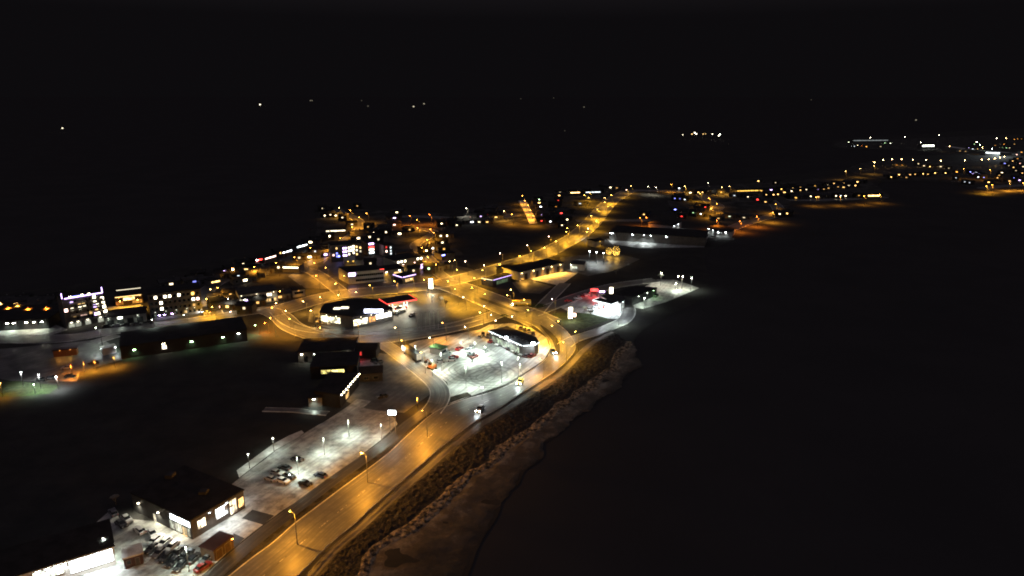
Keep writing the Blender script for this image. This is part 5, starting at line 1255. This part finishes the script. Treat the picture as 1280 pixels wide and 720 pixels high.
def trailer(xa, ya, xb, yb, label):
    a, b_ = G(xa, ya), G(xb, yb); d = b_ - a; L = d.length
    root = empty('box_trailer', a, math.atan2(d.y, d.x)); tag(root, label, 'trailer')
    mb = MB(); mb.box(0, L, -1.25, 1.25, 1.1, 4.0); mb.build('box', M['wallgrey'], root)
    mb = MB(); mb.box(-.02, L+.02, -1.27, 1.27, 4.002, 4.1); mb.build('roof', M['roof2'], root)
    mb = MB(); mb.box(L, L+.06, -1.15, -.05, 1.2, 3.9); mb.build('door', M['wallwhite'], root)  # this end is coloured white to stand for light falling on it
    mb = MB(); mb.box(L, L+.06, .05, 1.15, 1.2, 3.9); mb.build('door', M['wallwhite'], root)
    mb = MB(); mb.box(0, L, -.5, .5, .85, 1.1); mb.build('chassis', M['black'], root)
    for wx in (1.2, L-3.6, L-2.4, L-1.2):
        for wy in (-1.1, 1.1): mb = MB(); mb.tube((wx, wy-.14, .5), (wx, wy+.14, .5), .5, .5, 14); mb.build('wheel', M['black'], root)
    add_light(root, (L+3.0, 0, 5), CO['N'], 500, radius=.3)
trailer(507, 441, 524, 453, 'long dark box trailer with white-lit end at the forecourt corner')

p = G(540, 461); root = empty('digger', (p.x, p.y, .02), 2.4); tag(root, 'small orange digger with folded arm at the forecourt edge', 'digger')
mb = MB(); mb.box(-1.8, 1.8, -1.3, -.75, 0, .75); mb.box(-1.8, 1.8, .75, 1.3, 0, .75); mb.build('track', M['black'], root)
mb = MB(); mb.box(-1.9, 1.0, -1.2, 1.2, .85, 1.9); mb.box(-1.9, -1.0, -1.1, 1.1, 1.9, 2.2); mb.build('body', M['orange_paint_light'], root)
mb = MB(); mb.box(-.4, 1.1, .1, 1.15, 1.9, 2.9); mb.build('cab', M['glass'], root)
mb = MB(); mb.tube((1.0,-.4,1.6), (2.8,-.4,3.6), .22, .18, 8); mb.tube((2.8,-.4,3.6), (4.3,-.4,2.2), .18, .14, 8); mb.build('arm', M['orange_paint_light'], root)
mb = MB(); mb.prism([(4.0,-.9),(4.9,-.9),(4.9,.1),(4.0,.1)], 1.3, 2.2); mb.build('bucket', M['black'], root)

# ------------------------------------------------------------------ trees and shrubs
def bare_tree(x, y, h, label, light=None, leaf=M['twig'], seed=0, spread=.5):
    r = random.Random(seed); p = G(x, y)
    root = empty('bare_tree', p); tag(root, label, 'tree')
    tb = MB(); tb.tube((0,0,0), (0,0,h*.35), h*.03, h*.022, 7); tb.build('trunk', M['bark'], root)
    cb = MB()
    def br(a, d, l, rad, k):
        e = a + d*l; cb.tube(a, e, rad, rad*.6, 5, cap=False)
        if k == 0:
            for _ in range(5):
                q = e + Vector((r.uniform(-1,1), r.uniform(-1,1), r.uniform(-.6,1)))*l*.6
                s = .12; n = Vector((r.uniform(-1,1), r.uniform(-1,1), r.uniform(-1,1))).normalized()*s
                m = n.cross(Vector((0,0,1)))
                cb.quad(q-n-m, q+n-m, q+n+m, q-n+m)
            return
        for _ in range(4):
            nd = (d + Vector((r.uniform(-1,1), r.uniform(-1,1), r.uniform(-.2,.7)))*spread*1.4).normalized(); br(e, nd, l*.7, rad*.6, k-1)
    for _ in range(5):
        d = Vector((r.uniform(-1,1)*spread, r.uniform(-1,1)*spread, 1)).normalized(); br(Vector((0,0,h*.3)), d, h*.25, h*.016, 3)
    cb.build('crown', leaf, root)
    return root
for i, (x, y, h, lb) in enumerate([(540, 378, 4.5, 'frosted bare tree right of the red-edged canopy, nearest the glowing sign'), (551, 381, 5, 'frosted bare tree lit yellowish further right of the canopy'), (557, 384, 4, 'low frosted tree at the right end of the supermarket lot'),
        (730, 392, 4, 'spindly lit tree left of the east forecourt'), (738, 396, 3.5, 'small lit tree at the east forecourt kerb'), (145, 631, 3, 'small green-lit shrub at the west corner of the near store'),
        (498, 394, 5, 'dark bare tree at the right end of the supermarket'), (770, 346, 5, 'dark bare tree behind the snow lot'), (826, 352, 5, 'greenish-lit tree at the top of the east snow lot')]):
    bare_tree(x, y, h, lb, seed=i)
add_light(bpy.data.objects['bare_tree'], (1, -2, 5), CO['N'], 700, radius=.3)
add_light(bpy.data.objects['bare_tree.001'], (1, -2, 5), CO['W'], 600, radius=.3)
add_light(bpy.data.objects['bare_tree.003'], (1, -2, 5), CO['N'], 700, radius=.3)
add_light(bpy.data.objects['bare_tree.008'], (0, -2, 6), CO['N'], 900, radius=.3)

def xmas_tree(x, y, h, s, label, seed):
    r = random.Random(seed); p = G(x, y)
    root = empty('lit_tree', p); tag(root, label, 'tree', 'trees wrapped in golden lights')
    tb = MB(); tb.tube((0,0,0), (0,0,h), .2, .03, 7); tb.build('trunk', M['bark'], root)
    cb = MB(); lb_ = MB()
    for k in range(420):
        t = r.random()**.7; z = .6 + (h-.7)*(1-t) ; R = h*.36*math.sqrt(max(.02, 1 - ((z - h*.55)/(h*.5))**2))
        a = r.uniform(0, 2*math.pi); rr_ = R*math.sqrt(r.uniform(.2, 1))
        q = Vector((math.cos(a)*rr_, math.sin(a)*rr_, z)); d = Vector((math.cos(a), math.sin(a), -.35))*.45; w_ = Vector((-math.sin(a), math.cos(a), 0))*.22
        cb.quad(q-w_, q+w_, q+d+w_*.3, q+d-w_*.3)
        if k % 3 == 0: c_ = Vector((math.cos(a)*R, math.sin(a)*R, z)); lb_.box(c_.x-.09, c_.x+.09, c_.y-.09, c_.y+.09, c_.z-.09, c_.z+.09)
    cb.build('crown', M['twig'], root); lb_.build('light_string', emis(CO['Y'], s), root)
    add_light(root, (0, -h*.5, h*.5), CO['Y'], 1800, radius=.6)
xmas_tree(770, 320, 7.0, 5, 'taller round tree wrapped in bright golden lights behind the small lot', 1)
xmas_tree(761, 319, 5.5, 3, 'shorter tree wrapped in dimmer golden lights left of the taller one', 2)

if '__probe__' in globals(): pass
for o in bpy.data.objects:
    if 'label' in o and len(o['label'].split()) > 16: print('LONG', o['label'])
print('objects', len(bpy.data.objects), 'lights', len([o for o in bpy.data.objects if o.type == 'LIGHT']))
